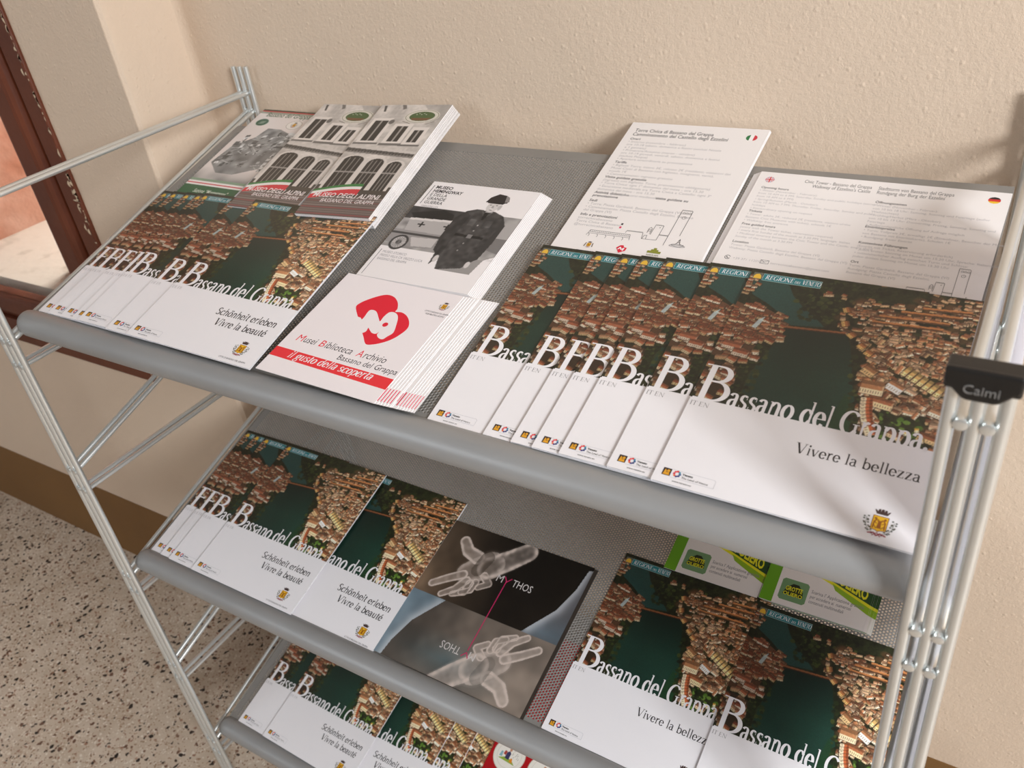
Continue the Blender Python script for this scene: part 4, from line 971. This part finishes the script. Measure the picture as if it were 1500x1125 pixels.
def hours_en():
    p = Print(); dk = rgb(84, 80, 82); md = rgb(104, 100, 102); lt = rgb(188, 184, 186); W_, Hh = EW, EH
    p.rect(0, 0, W_, Hh, rgb(236, 230, 228))
    x, y = .055 * W_, .925 * Hh
    p.disc(x, y, .36, .36, rgb(40, 58, 120), 20); p.line([(x - .26, y - .24), (x + .26, y + .24)], .16, WHITE); p.line([(x - .26, y + .24), (x + .26, y - .24)], .16, WHITE); p.line([(x - .26, y - .24), (x + .26, y + .24)], .06, rgb(200, 40, 50)); p.line([(x - .26, y + .24), (x + .26, y - .24)], .06, rgb(200, 40, 50))
    p.rect(x - .36, y - .1, x + .36, y + .1, WHITE); p.rect(x - .1, y - .36, x + .1, y + .36, WHITE); p.rect(x - .36, y - .055, x + .36, y + .055, rgb(200, 40, 50)); p.rect(x - .055, y - .36, x + .055, y + .36, rgb(200, 40, 50))
    p.sans('Civic Tower - Bassano del Grappa', .485 * W_, .925 * Hh, .56, dk, width=.28 * W_, align='R'); p.sans("Walkway of Ezzelino's Castle", .485 * W_, .885 * Hh, .56, dk, width=.24 * W_, align='R')
    p.sans('Stadtturm von Bassano del Grappa', .51 * W_, .925 * Hh, .56, dk, width=.29 * W_); p.sans('Rundgang der Burg der Ezzelini', .51 * W_, .885 * Hh, .56, dk, width=.26 * W_)
    x = .945 * W_
    for i, c in enumerate((rgb(36, 32, 34), rgb(206, 44, 46), rgb(236, 190, 50))):
        xs = [.5, .17, -.17, -.5]; pts = [(math.sqrt(max(0, .25 - t * t)), t) for t in np.linspace(xs[i], xs[i + 1], 6)]
        p.poly([(x - a * .8, y + b * .74) for a, b in pts] + [(x + a * .8, y + b * .74) for a, b in pts[::-1]], c)
    cols = [(.035, [('Opening hours', ['• Winter (November - February):', 'from 10 AM to 6 PM: Saturday, Sunday and public holidays (except', 'from 10 AM to 6 PM)', '• Spring/Autumn (March - October):', 'from 10 AM to 7 PM: Thursday, Friday, Saturday, Sunday and public', 'holidays', '• Extraordinary opening on request']), ('Tickets', ['• Tower: adults 3€, reduced 2€ (residents, visitors of the', 'Bassano Civic Museums with ticket), schools 1€', '• Walkway: free entrance']), ('Free guided tours', ['(entry with the Tower ticket, reservation required)', '• every first Sunday of the month at 3.30 PM, language: Italian', '• Medieval itinerary between the Civic Tower and the Castle: every third', 'Sunday of the month at 3.30 PM']), ('Location', ['Tower: Piazza Garibaldi, Bassano del Grappa (VI)', 'Walkway: Piazza Castello degli Ezzelini, Bassano del Grappa (VI)'])], (.835, .60, .475, .31)),
            (.52, [('Öffnungszeiten', ['• Winter (November - Februar):', 'von 10 bis 18 Uhr: Samstag, Sonntag und Feiertage (außer', 'Weihnachten)', '• Frühling/Herbst (März - Oktober):', 'von 10 bis 19 Uhr: Donnerstag, Freitag, Samstag, Sonntag und', 'Feiertage', '• Außerordentliche Öffnung auf Anfrage möglich']), ('Eintrittspreise', ['• Turm: Vollpreis 3€, ermäßigt 2€ (Einwohner, Besucher der Museen', 'von Bassano mit Eintrittskarte), Schulen 1€', '• Rundgang: freier Eintritt']), ('Kostenlose Führungen', ['(Eintritt mit Ticket, Reservierung erforderlich)', '• jeden ersten Sonntag im Monat um 15.30 Uhr, Sprache: Italienisch', '• mittelalterlicher Ausflug zwischen Turm und Schloss:', 'jeden dritten Sonntag im Monat um 15.30 Uhr']), ('Ort', ['Turm: Piazza Garibaldi, Bassano del Grappa (VI)', 'Rundgang: Piazza Castello degli Ezzelini,', 'Bassano del Grappa (VI)'])], (.80, .575, .435, .27))]
    for x0, bl, ys in cols:
        for (h, ls), yy in zip(bl, ys):
            p.sans(h, x0 * W_, yy * Hh, .36, md, bold=1)
            for i, t in enumerate(ls): p.sans(t, x0 * W_, (yy - .0295 * (i + 1)) * Hh, .33, lt)
    xx, yy = .05 * W_, .175 * Hh
    p.line([(xx + .2 * math.cos(t), yy + .2 * math.sin(t)) for t in np.linspace(.4, 5.9, 12)], .05, md); p.line([(xx - .07, yy + .08), (xx - .04, yy - .04), (xx + .08, yy - .08)], .07, md)
    p.line([(3.35, yy - .16), (3.95, yy - .16), (3.95, yy + .2), (3.35, yy + .2), (3.35, yy - .16)], .035, md); p.line([(3.35, yy + .2), (3.65, yy - .02), (3.95, yy + .2)], .035, md)
    p.sans('+39 371 1120123', 1.3, yy - .12, .33, lt); p.sans('torrecivicabassano@gmail.com', 4.1, yy - .12, .33, lt)
    castle_drawing(p, .61 * W_, .075 * Hh, .66, rgb(120, 116, 118)); small_logos(p, [(.066 * W_, .08 * Hh), (.144 * W_, .08 * Hh), (.225 * W_, .08 * Hh)], .7)
    return pmesh(p, m_='print_matt')
hoursen_me = hours_en()

# --- square card with two pale reaching hands, mirrored
YWd, YHt = 17.3, 16.1
def hands():
    r = Raster(YWd, YHt, 300, 280, rgb(70, 58, 50)); W_, Hh = YWd, YHt
    n_ = r.noise(.35, 21) * .5 + r.noise(1.1, 22) * .25; fx, fy = r.X / W_, r.Y / Hh
    split = .46
    top = fy > split
    base_t = np.array(rgb(112, 92, 74)) * (1 - np.clip(fx * 1.5, 0, .78))[..., None] * (1.15 - .55 * np.clip((fy - .6) * 2.2, 0, 1))[..., None]
    base_b = np.array(rgb(124, 112, 102)) * (.62 + .5 * np.clip(fx, 0, 1))[..., None]
    teal = np.clip(1 - np.abs(fy - .12) * 6, 0, 1) * .5 * (1 - np.clip(np.abs(fx - .45) * 2.4, 0, 1))
    base_b = base_b * (1 - teal[..., None]) + np.array(rgb(52, 84, 96)) * teal[..., None]
    r.a = np.where(top[..., None], base_t, base_b) * (.72 + .7 * n_)[..., None]
    def hand(flip):
        T_ = (lambda q: (q[0] * W_, q[1] * Hh)) if not flip else (lambda q: ((1.035 - q[0]) * W_, (.925 - q[1]) * Hh))
        lit = np.array(rgb(206, 190, 180))
        ok = top if not flip else ~top
        def tube(pts, r0, r1, core=.30, edge=.85):
            d = r.cap([T_(q) for q in pts], r0 * W_, r1 * W_, None)
            e = np.exp(-((d - .84) / .24) ** 2) * edge * .62 + (d < 1) * (core * 1.25 + .08)
            e = np.clip(e * (d < 1.15), 0, 1) * ok; return e
        acc = np.zeros(r.X.shape)
        for pts, r0, r1, c_, e_ in (
            ([(.58, .95), (.50, .86), (.40, .76)], .060, .075, .30, .75),             # wrist
            ([(.40, .78), (.33, .72), (.29, .68)], .092, .070, .26, .60),             # palm
            ([(.30, .80), (.22, .82), (.165, .88)], .045, .033, .36, .9),             # thumb
            ([(.27, .66), (.19, .60), (.115, .535)], .030, .024, .34, .95),           # index
            ([(.31, .63), (.27, .55), (.205, .490)], .028, .020, .34, .95),
            ([(.34, .62), (.335, .555), (.27, .515)], .027, .019, .34, .95),
            ([(.37, .64), (.365, .58), (.315, .545)], .024, .018, .32, .9),
            ([(.40, .70), (.45, .66), (.40, .615)], .026, .020, .30, .8)):
            acc = np.maximum(acc, tube(pts, r0, r1, c_, e_))
        d = r.cap([T_((.36, .82)), T_((.34, .72))], .045 * W_, .04 * W_, None); acc = np.where((d < 1) & ok, acc * .55 + .1 * (1 - d), acc)
        nn = .8 + .4 * r.noise(2.5, 30 + flip)
        acc = np.clip(acc * nn, 0, 1); r.a = r.a * (1 - acc[..., None]) + lit * acc[..., None]
        # second figure's forearm along the edge
        e = np.array([T_(q) for q in ((.975, .97), (.955, .82), (.905, .66), (.80, .50), (.62, .22), (1.06, .40), (1.1, 1.0))])
        m_, _ = r.mask([(x, y) for x, y in e]); m_ &= ok
        ed = r.cap([T_(q) for q in ((.975, .97), (.955, .82), (.905, .66), (.80, .50))], .03 * W_, .045 * W_, None); k_ = np.exp(-(ed / .9) ** 2) * m_ * .75
        body = np.array(rgb(92, 92, 96)) if not flip else np.array(rgb(128, 146, 158))
        low = np.clip(1 - np.abs((r.Y / Hh) - (.50 if not flip else .43)) * 7, 0, 1)[..., None] * .6
        bb = body * (1 - low) + np.array(rgb(120, 142, 156)) * low
        r.a = np.where(m_[..., None], bb * (.7 + .5 * n_)[..., None], r.a); r.a = r.a * (1 - k_[..., None]) + np.array(rgb(196, 200, 206)) * k_[..., None]
    hand(False); hand(True)
    return r
hands_me = rmesh(hands(), x0=0, y0=0)
def hands_print():
    p = Print(); w_ = rgb(206, 200, 198); mg = rgb(190, 40, 96); W_, Hh = YWd, YHt
    p.line([(.545 * W_, .715 * Hh), (.545 * W_, .23 * Hh)], .10, mg)
    p.sans('M', .475 * W_, .70 * Hh, 1.12, w_, width=.78); p.sans('THOS', .585 * W_, .70 * Hh, 1.12, w_, width=2.25)
    p.line([(.525 * W_, .745 * Hh), (.548 * W_, .715 * Hh), (.571 * W_, .745 * Hh)], .10, mg)
    # mirrored title: the same word turned half round
    def turned(txt, xr, yt, size, wd):
        vs, fs, w0 = sans_mesh(txt); z = p.up(); sx = wd / w0
        p.add([((xr - vx * sx) * K, (yt - vy * size) * K, z) for vx, vy in vs], fs, w_)
    turned('M', .610 * W_, .228 * Hh, 1.12, .78); turned('THOS', .505 * W_, .228 * Hh, 1.12, 2.25)
    p.line([(.565 * W_, .185 * Hh), (.545 * W_, .215 * Hh), (.522 * W_, .185 * Hh)], .10, mg)
    return pmesh(p)
handsp_me = hands_print()

# --- green cave-park leaflet
GW, GH = 9.1, 9.6
def caves():
    p = Print(); gn, dg, ye = rgb(100, 160, 24), rgb(18, 66, 24), rgb(226, 222, 30)
    p.rect(0, 0, GW, GH, rgb(232, 226, 222)); p.rect(0, 0, 1.15, GH, gn); GT = 15.0; n0 = len(p.v)
    p.poly([(1.15, 14.4), (1.6, 14.4), (9.1, 12.0), (9.1, 11.0), (1.2, 13.6)], ye)
    p.poly([(5.6, 12.3), (9.1, 11.0), (9.1, 10.3), (6.0, 11.7)], rgb(140, 180, 30))
    p.poly([(1.15, GT), (3.8, GT), (9.1, 13.6), (9.1, 11.3), (1.15, 14.0)], dg)
    vs, fs, w0 = sans_mesh('GROTTE DI OLIERO', 2.0); z = p.up(); sx = 6.7 / w0; a = -.33
    p.add([((2.0 + vx * sx * 1.0) * K, (13.85 + (vy * 1.5) + vx * sx * a) * K, z) for vx, vy in vs], fs, ye)
    vs, fs, w0 = sans_mesh('PARCO NATURALE DELLE', .6); sx = 3.8 / w0; z = p.up()
    p.rect(5.6, 13.4, GW, 15.0, rgb(232, 226, 222)); z = p.up()
    p.add([((5.2 + vx * sx) * K, (14.1 + vy * .8 + vx * sx * a) * K, z) for vx, vy in vs], fs, rgb(60, 60, 60))
    p.poly([(1.7, 9.3), (3.7, 9.3), (3.9, 9.5), (3.9, 11.3), (3.7, 11.5), (1.7, 11.5), (1.5, 11.3), (1.5, 9.5)], rgb(112, 150, 104))
    p.poly([(1.8, 9.9), (2.0, 10.6), (2.5, 11.1), (3.0, 11.1), (3.5, 10.5), (3.6, 9.9)], rgb(30, 40, 22)); p.sans('GROTTE', 1.95, 10.35, .62, ye, width=1.5, bold=1.5); p.sans('OLIERO', 1.85, 9.85, .5, ye, width=1.7, bold=1.2)
    for i, t in enumerate(("Scarica l' Applicazione gratuita", 'per accedere ai  numerosi', 'contenuti multimediali')): p.sans(t, 4.15, 10.75 - .50 * i, .48, rgb(128, 124, 126), width=(4.5, 3.5, 3.0)[i], bold=.4)
    p.v[n0:] = [(x, y - 8.75 * K, z) for x, y, z in p.v[n0:]]
    return pmesh(p)
caves_me = caves()

# --- red card with painted plates
def plates():
    p = Print(); W_, Hh = 14.5, 28.0; p.rect(0, 0, W_, Hh, rgb(176, 20, 28)); g = random.Random(9)
    for cx_, cy_ in ((2.5, 11.8), (7.4, 11.6), (12.2, 11.4), (2.5, 6.8), (7.4, 6.6), (12.2, 6.4)):
        p.disc(cx_, cy_, 2.12, 2.12, rgb(200, 192, 178), 36); p.disc(cx_, cy_, 2.05, 2.05, rgb(236, 230, 220), 36); p.disc(cx_, cy_, 1.62, 1.62, rgb(214, 206, 192), 32); p.disc(cx_, cy_, 1.57, 1.57, rgb(238, 233, 224), 32)
        p.poly([(cx_ - 1.3, cy_ - .75), (cx_ + 1.1, cy_ - .95), (cx_ + .5, cy_ - .45), (cx_ - .4, cy_ - .35)], rgb(150, 176, 70))
        p.poly([(cx_ - .45, cy_ - .5), (cx_ + .1, cy_ - .6), (cx_ + .15, cy_ + .2), (cx_ - .1, cy_ + .45), (cx_ - .4, cy_ + .2)], rgb(60, 58, 96)); p.disc(cx_ - .05, cy_ + .62, .17, .2, rgb(196, 140, 110), 10)
        p.poly([(cx_ - .8, cy_ - .1), (cx_ - .45, cy_ - .2), (cx_ - .4, cy_ + .3), (cx_ - .7, cy_ + .35)], rgb(176, 60, 50)); p.poly([(cx_ + .25, cy_ - .75), (cx_ + .7, cy_ - .8), (cx_ + .55, cy_ - .3), (cx_ + .35, cy_ - .25)], rgb(226, 140, 40))
        p.poly([(cx_ - 1.25, cy_ - .5), (cx_ - .85, cy_ - .5), (cx_ - .9, cy_ + .1), (cx_ - 1.15, cy_ + .15)], rgb(140, 180, 190))
        for k_ in range(9): x = cx_ + g.uniform(.3, 1.3); y = cy_ + g.uniform(-.3, .7); p.line([(x, y), (x + .12, y + .22)], .035, rgb(120, 116, 110))
        p.line([(cx_ - .35 + .1 * k_, cy_ + 1.72 + .07 * (k_ % 2)) for k_ in range(9)], .04, rgb(110, 104, 98))
    return pmesh(p)
plates_me = plates()

# ---------------------------------------------------------------- building and placing paper things
ORD = ['first', 'second', 'third', 'fourth', 'fifth', 'sixth', 'seventh', 'eighth', 'ninth', 'tenth', 'eleventh', 'twelfth', 'thirteenth', 'fourteenth', 'fifteenth', 'sixteenth', 'seventeenth', 'eighteenth']
def booklet_mesh(w_, h_, t, name='booklet_cover', spine=True):
    """card cover folded round the pages: front, back and rounded spine on the left"""
    mb = MB(); c = .012 if t > .05 else t / 3
    n = 5; prof = []
    if spine:
        for a in np.linspace(-math.pi / 2, -1.5 * math.pi, n): prof.append((t * .35 + t * .35 * math.cos(a), t / 2 + t / 2 * math.sin(a)))
        outer = [(w_, 0)] + prof + [(w_, t)]
        inner = [(w_, t - c)] + [(x + c * 1.2 if x < t * .35 else x, max(c, min(t - c, z))) for x, z in prof[::-1]] + [(w_, c)]
        pr = outer + inner
    else:
        pr = [(w_, 0), (0, 0), (0, t), (w_, t)]
    m_ = len(pr)
    vs = [(x * K, 0, z * K) for x, z in pr] + [(x * K, h_ * K, z * K) for x, z in pr]
    fs = [(i, (i + 1) % m_, m_ + (i + 1) % m_, m_ + i) for i in range(m_)] + [tuple(range(m_)), tuple(range(m_, 2 * m_))[::-1]]
    mb.add(vs, fs); return mb.mesh(name)
def pages_mesh(w_, h_, t):
    mb = MB(); k_ = 4; c = .02; e = .03
    for i in range(k_):
        z0 = c + (t - 2 * c) * i / k_; z1 = c + (t - 2 * c) * (i + .82) / k_
        mb.box(e * 2 * K, (w_ - e - .02 * (i % 2)) * K, e * K, (h_ - e) * K, z0 * K, z1 * K)
    return mb.mesh('pages')
_cache = {}
def book_meshes(kind, w_, h_, t, cm_, spine=True):
    if kind not in _cache:
        a = booklet_mesh(w_, h_, t, spine=spine); a.materials.append(M[cm_])
        b = None
        if spine and t > .08: b = pages_mesh(w_, h_, t); b.materials.append(M['edge'])
        _cache[kind] = (a, b)
    return _cache[kind]
def frame(n, u, v, h, rot=0, pit=0, rol=0):
    """matrix of a sheet lying on shelf n: u across, v up the slope, h above it; rot in its plane, pit lifts the top edge, rol drops the right edge"""
    lo = Matrix.Translation((u * K, v * K, h * K)) @ Matrix.Rotation(rot, 4, 'Z') @ Matrix.Rotation(pit, 4, 'X') @ Matrix.Rotation(rol, 4, 'Y')
    return shelf_matrix(n) @ lo
def paper(name, label, cat, group, mw, w_, h_, t, prints, cm_='cover_gloss', spine=True, kind=None, body='cover'):
    """one booklet / leaflet: Empty > cover (> nothing), pages, printed pictures"""
    root = bpy.data.objects.new(name, None); col.objects.link(root); root.empty_display_size = .02
    root.matrix_world = mw; tag(root, label, cat, group)
    a, b = book_meshes(kind or (name, w_, h_, t, spine, cm_), w_, h_, t, cm_, spine)
    link(body, a, root)
    if b: link('pages', b, root)
    for nm, me in prints:
        o = link(nm, me, root); o.location = (0, 0, t * K)
    return root

def drop(stack, u0, w_, t, step=.25):
    """lay a stiff booklet on what already lies there: returns height at its left edge and its roll"""
    xs = np.linspace(u0, u0 + w_, 60); H = np.zeros(60)
    for (a, wa, ta, ha, ra) in stack:
        k_ = (xs >= a - .01) & (xs <= a + wa + .01)
        H = np.where(k_, np.maximum(H, ha - (xs - a) * math.tan(ra) + ta), H)
    best = None; c = u0 + w_ / 2
    for i in range(0, 30):                     # line through two support points either side of the centre
        for j in range(30, 60):
            s = (H[j] - H[i]) / (xs[j] - xs[i]); L_ = H[i] + s * (xs - xs[i])
            if np.all(L_ >= H - 1e-6):
                hc = H[i] + s * (c - xs[i])
                if best is None or hc < best[0]: best = (hc, L_[0], -math.atan(s))
    return best[1] + .012, best[2]

TB = .16                                           # thickness of a town brochure
def town(n, items, lang, group, labels, hs=None, base=None, pit=0.0):
    """items: (u, v, rot); laid in order, each on the ones before"""
    stack = list(base or [])
    sx = 1.075 if lang == 'de' else 1.0            # the German edition is a little wider
    for i, (u, v, rot) in enumerate(items):
        bw = BW * sx
        h0, rl = drop(stack, u, bw, TB); stack.append((u, bw, TB, h0, rl))
        hr = h0 - bw * math.tan(rl)
        o = paper('town_brochure', labels[i], 'brochure', group, frame(n, u, v - .12 - .40 * h0, h0, rot + .40 * (h0 - hr) / bw, pit, rl) @ Matrix.Diagonal((sx, 1, 1, 1)), BW, BH, TB,
              [('cover_photo', city_me)] + (letter_it if lang == 'it' else letter_de), kind='town')
    return stack

# --- top shelf, front row
order7 = ['lowest, at the left end', 'second from the left', 'third from the left', 'fourth from the left', 'fifth from the left', 'sixth from the left', 'topmost and fully seen']
town(0, [(.75, .05, 0), (2.5, .05, 0), (4.75, .05, 0), (6.75, .05, 0), (8.0, .1, 0), (12.6, -.05, .0), (15.75, -.05, -.008)], 'de', 'German and French town brochures fanned on the top shelf',
     ['German brochure in the left fan of the top shelf, ' + s for s in order7], pit=.02)
town(0, [(48.1, -.05, 0), (52.9, -.05, 0), (55.2, -.05, -.0), (56.9, -.05, 0), (58.95, 0, 0), (62.4, 0, 0), (65.4, -.1, -.01)], 'it', 'Italian and English town brochures fanned on the top shelf',
     ['Italian brochure in the right fan of the top shelf, ' + s for s in order7], pit=.02)
# --- middle shelf
town(1, [(18.9, .05, -.02), (.45, 0, .01), (2.3, -.02, .01), (4.0, -.02, .0), (8.1, -.02, .0)], 'de', 'German and French town brochures on the middle shelf',
     ['German brochure on the middle shelf, left half hidden, next to the hands card'] + ['German brochure at the left of the middle shelf, ' + s for s in ('lowest, at the left edge', 'second from the left', 'third from the left', 'topmost with its whole cover seen')])
town(1, [(53.7, .1, -.01), (67.2, -.5, -.015)], 'it', 'Italian and English town brochures on the middle shelf',
     ['Italian brochure on the middle shelf, right of the hands card', 'Italian brochure on the middle shelf, half behind the right posts'])
# --- bottom shelf
town(2, [(22.4, 0, 0), (18.9, 0, 0), (15.6, -.1, 0), (1.7, 0, 0), (6.8, 0, -.008)], 'de', 'German and French town brochures on the bottom shelf',
     ['German brochure on the bottom shelf, lowest, against the red plates card', 'German brochure on the bottom shelf, narrow strip showing, second from the red card', 'German brochure on the bottom shelf, third from the red card',
      'German brochure at the left edge of the bottom shelf, mostly covered', 'German brochure on the bottom shelf, topmost with its whole title seen'])
paper('plates_card', 'red card with round painted plates on the bottom shelf', 'card', None, frame(2, 37.2, -.4, .15), 14.5, 28.0, .1, [('cover_print', plates_me)], 'red_card', spine=False)

# --- hands card
paper('hands_card', 'dark square card with two pale reaching hands on the middle shelf', 'card', None, frame(1, 34.2, .02, .07, -.006), YWd, YHt, .035, [('cover_photo', hands_me), ('cover_print', handsp_me)], 'dark_card', spine=False)
paper('hands_card', 'dark square card lying under the card with the pale hands', 'card', None, frame(1, 34.5, .02, .02, -.012), YWd, YHt, .035, [], 'dark_card', spine=False)

# --- green cave leaflets, two small piles behind the right-hand brochures
for k_, (u0, nn, nm) in enumerate(((57.9, 3, 'left'), (67.15, 6, 'right'))):
    for i in range(nn):
        topm = i == nn - 1
        paper('cave_leaflet', ('topmost green and white cave leaflet of the %s pile on the middle shelf' if topm else 'green and white cave leaflet ' + ORD[nn - 1 - i] + ' from the top in the %s pile') % nm, 'leaflet',
              'cave leaflets in the %s pile' % nm, frame(1, u0 + (nn - 1 - i) * .13, 18.4, .03 + i * .07, 0, 0), GW, GH, .06, [('cover_print', caves_me)], 'green_card' if i < nn - 1 and i % 2 else 'paper', spine=False, kind=('cave', i < nn - 1 and i % 2))

# --- top shelf, back row left: green banded leaflet and two piles of palace leaflets
for i in range(3):
    topm = i == 2
    paper('green_leaflet', 'white leaflet with green bands and an old engraving, at the back left corner' if topm else 'leaflet under the green banded one, ' + ORD[2 - i] + ' from the top', 'leaflet', 'green banded leaflets',
          frame(0, 2.0 + .08 * (2 - i), 17.0 - .1 * (2 - i), .03 + i * .07, -.01, .012), AW, AH, .06, [('cover_photo', eng_me), ('cover_print', greenp_me)] if topm else [], 'cover_gloss', spine=False)
def pile(u0, v0, h0, nn, nm, rot, du, dv, dr=0.0, w0=0.0):
    for i in range(nn):
        topm = i == nn - 1; q = nn - 1 - i
        paper('palace_leaflet', ('topmost leaflet with a grey palace front in the %s pile on the top shelf' if topm else 'palace leaflet ' + ORD[q] + ' from the top in the %s pile') % nm, 'leaflet', 'palace leaflets in the %s pile' % nm,
              frame(0, u0 + du * q + rnd.uniform(-.02, .02), v0 + dv * q, h0 + i * .075, rot - dr * q + rnd.uniform(-.002, .002), .02), AW, AH, .06, [('cover_photo', palace_me), ('cover_print', palacep_me)], 'paper', spine=False)
pile(13.0, 16.7, .75, 10, 'left', .02, .0, .01)
pile(22.5, 16.6, .75, 15, 'right', .08, .015, .01, .0012)

# --- back row right: opening-hours cards
for i in range(4):
    topm = i == 3
    paper('opening_hours_card', 'upright white opening hours card with the small Italian flag' if topm else 'white card under the upright Italian opening hours card, %s from the top' % ORD[3 - i], 'card', 'upright opening hours cards',
          frame(0, 48.6 - .03 * i, 18.2 + .02 * i, .03 + i * .05, .0, .012), TWd, THt, .04, [('cover_print', hours_me)] if topm else [], 'paper', spine=False)
for i in range(5):
    topm = i == 4; q = 4 - i
    paper('bilingual_hours_card', 'wide white opening hours card with British and German flags' if topm else 'white card under the wide bilingual opening hours card, %s from the top' % ORD[q], 'card', 'wide opening hours cards',
          frame(0, 61.95 - .12 * q, 18.0 - .03 * q, .03 + i * .055, -.012 + .002 * q, .0), EW, EH, .05, [('cover_print', hoursen_me)] if topm else [], 'paper', spine=False)

# --- middle of the top shelf: soldier leaflets above, red heart leaflets in front
for i in range(9):
    topm = i == 8; q = 8 - i
    paper('soldier_leaflet', 'topmost leaflet with a black and white soldier beside an ambulance' if topm else 'leaflet beneath the soldier leaflet, %s from the top of its pile' % ORD[q], 'leaflet', 'soldier leaflets in a slanting pile',
          frame(0, 33.0 + .13 * q, 11.75 - .02 * q, .03 + i * .052, -.0, .0), HW, HH - 3.0, .045, [('cover_photo', soldier_me), ('cover_print', soldierp_me)] if topm else [], 'paper', spine=False)
for i in range(14):
    topm = i == 13; q = 13 - i
    hh = .72 + i * .052
    paper('heart_leaflet', 'topmost square white museum leaflet with the big red heart' if topm else 'white leaflet under the red heart leaflet, %s from the top of its pile' % ORD[q], 'leaflet', 'red heart leaflets in a leaning pile',
          frame(0, 32.15 + .235 * q * (1 if q < 6 else .9) + (.2 if q > 6 else 0), -.62 + .03 * q, hh, -.02 + .001 * q, -.062 + .0003 * q), MW, MW, .045, [('cover_print', heart_me if topm else marks_me)], 'paper', spine=False)

# --- white sheet in a clear sleeve hanging on the right-hand side of the rack
sm = MB(); pts = [(82.62 - .42 * t + .08 * math.sin(t * 3.1), -1.6 + 24.5 * t) for t in np.linspace(0, 1, 9)]
for k_ in range(8):
    (x0, y0), (x1, y1) = pts[k_], pts[k_ + 1]
    sm.add([U(x0, y0, -24), U(x1, y1, -24), U(x1, y1, 11.2), U(x0, y0, 11.2), U(x0 + .03, y0, -24), U(x1 + .03, y1, -24), U(x1 + .03, y1, 11.2), U(x0 + .03, y0, 11.2)],
           [(0, 1, 2, 3), (5, 4, 7, 6), (3, 2, 6, 7), (1, 0, 4, 5)])
tp = bpy.data.materials.new('thin_backlit_paper'); tp.use_nodes = True; nt = tp.node_tree; nt.nodes.remove(nt.nodes['Principled BSDF'])
d1 = nt.nodes.new('ShaderNodeBsdfDiffuse'); d2 = nt.nodes.new('ShaderNodeBsdfTranslucent'); mx_ = nt.nodes.new('ShaderNodeMixShader'); mx_.inputs[0].default_value = .55
d1.inputs[0].default_value = (.9, .9, .95, 1); d2.inputs[0].default_value = (.95, .95, 1, 1)
nt.links.new(d1.outputs[0], mx_.inputs[1]); nt.links.new(d2.outputs[0], mx_.inputs[2]); nt.links.new(mx_.outputs[0], nt.nodes['Material Output'].inputs[0])
so = sm.build('hanging_sheet', tp, None, True, 30)
tag(so, 'white sheet hanging down the right side of the rack beside the posts', 'paper')
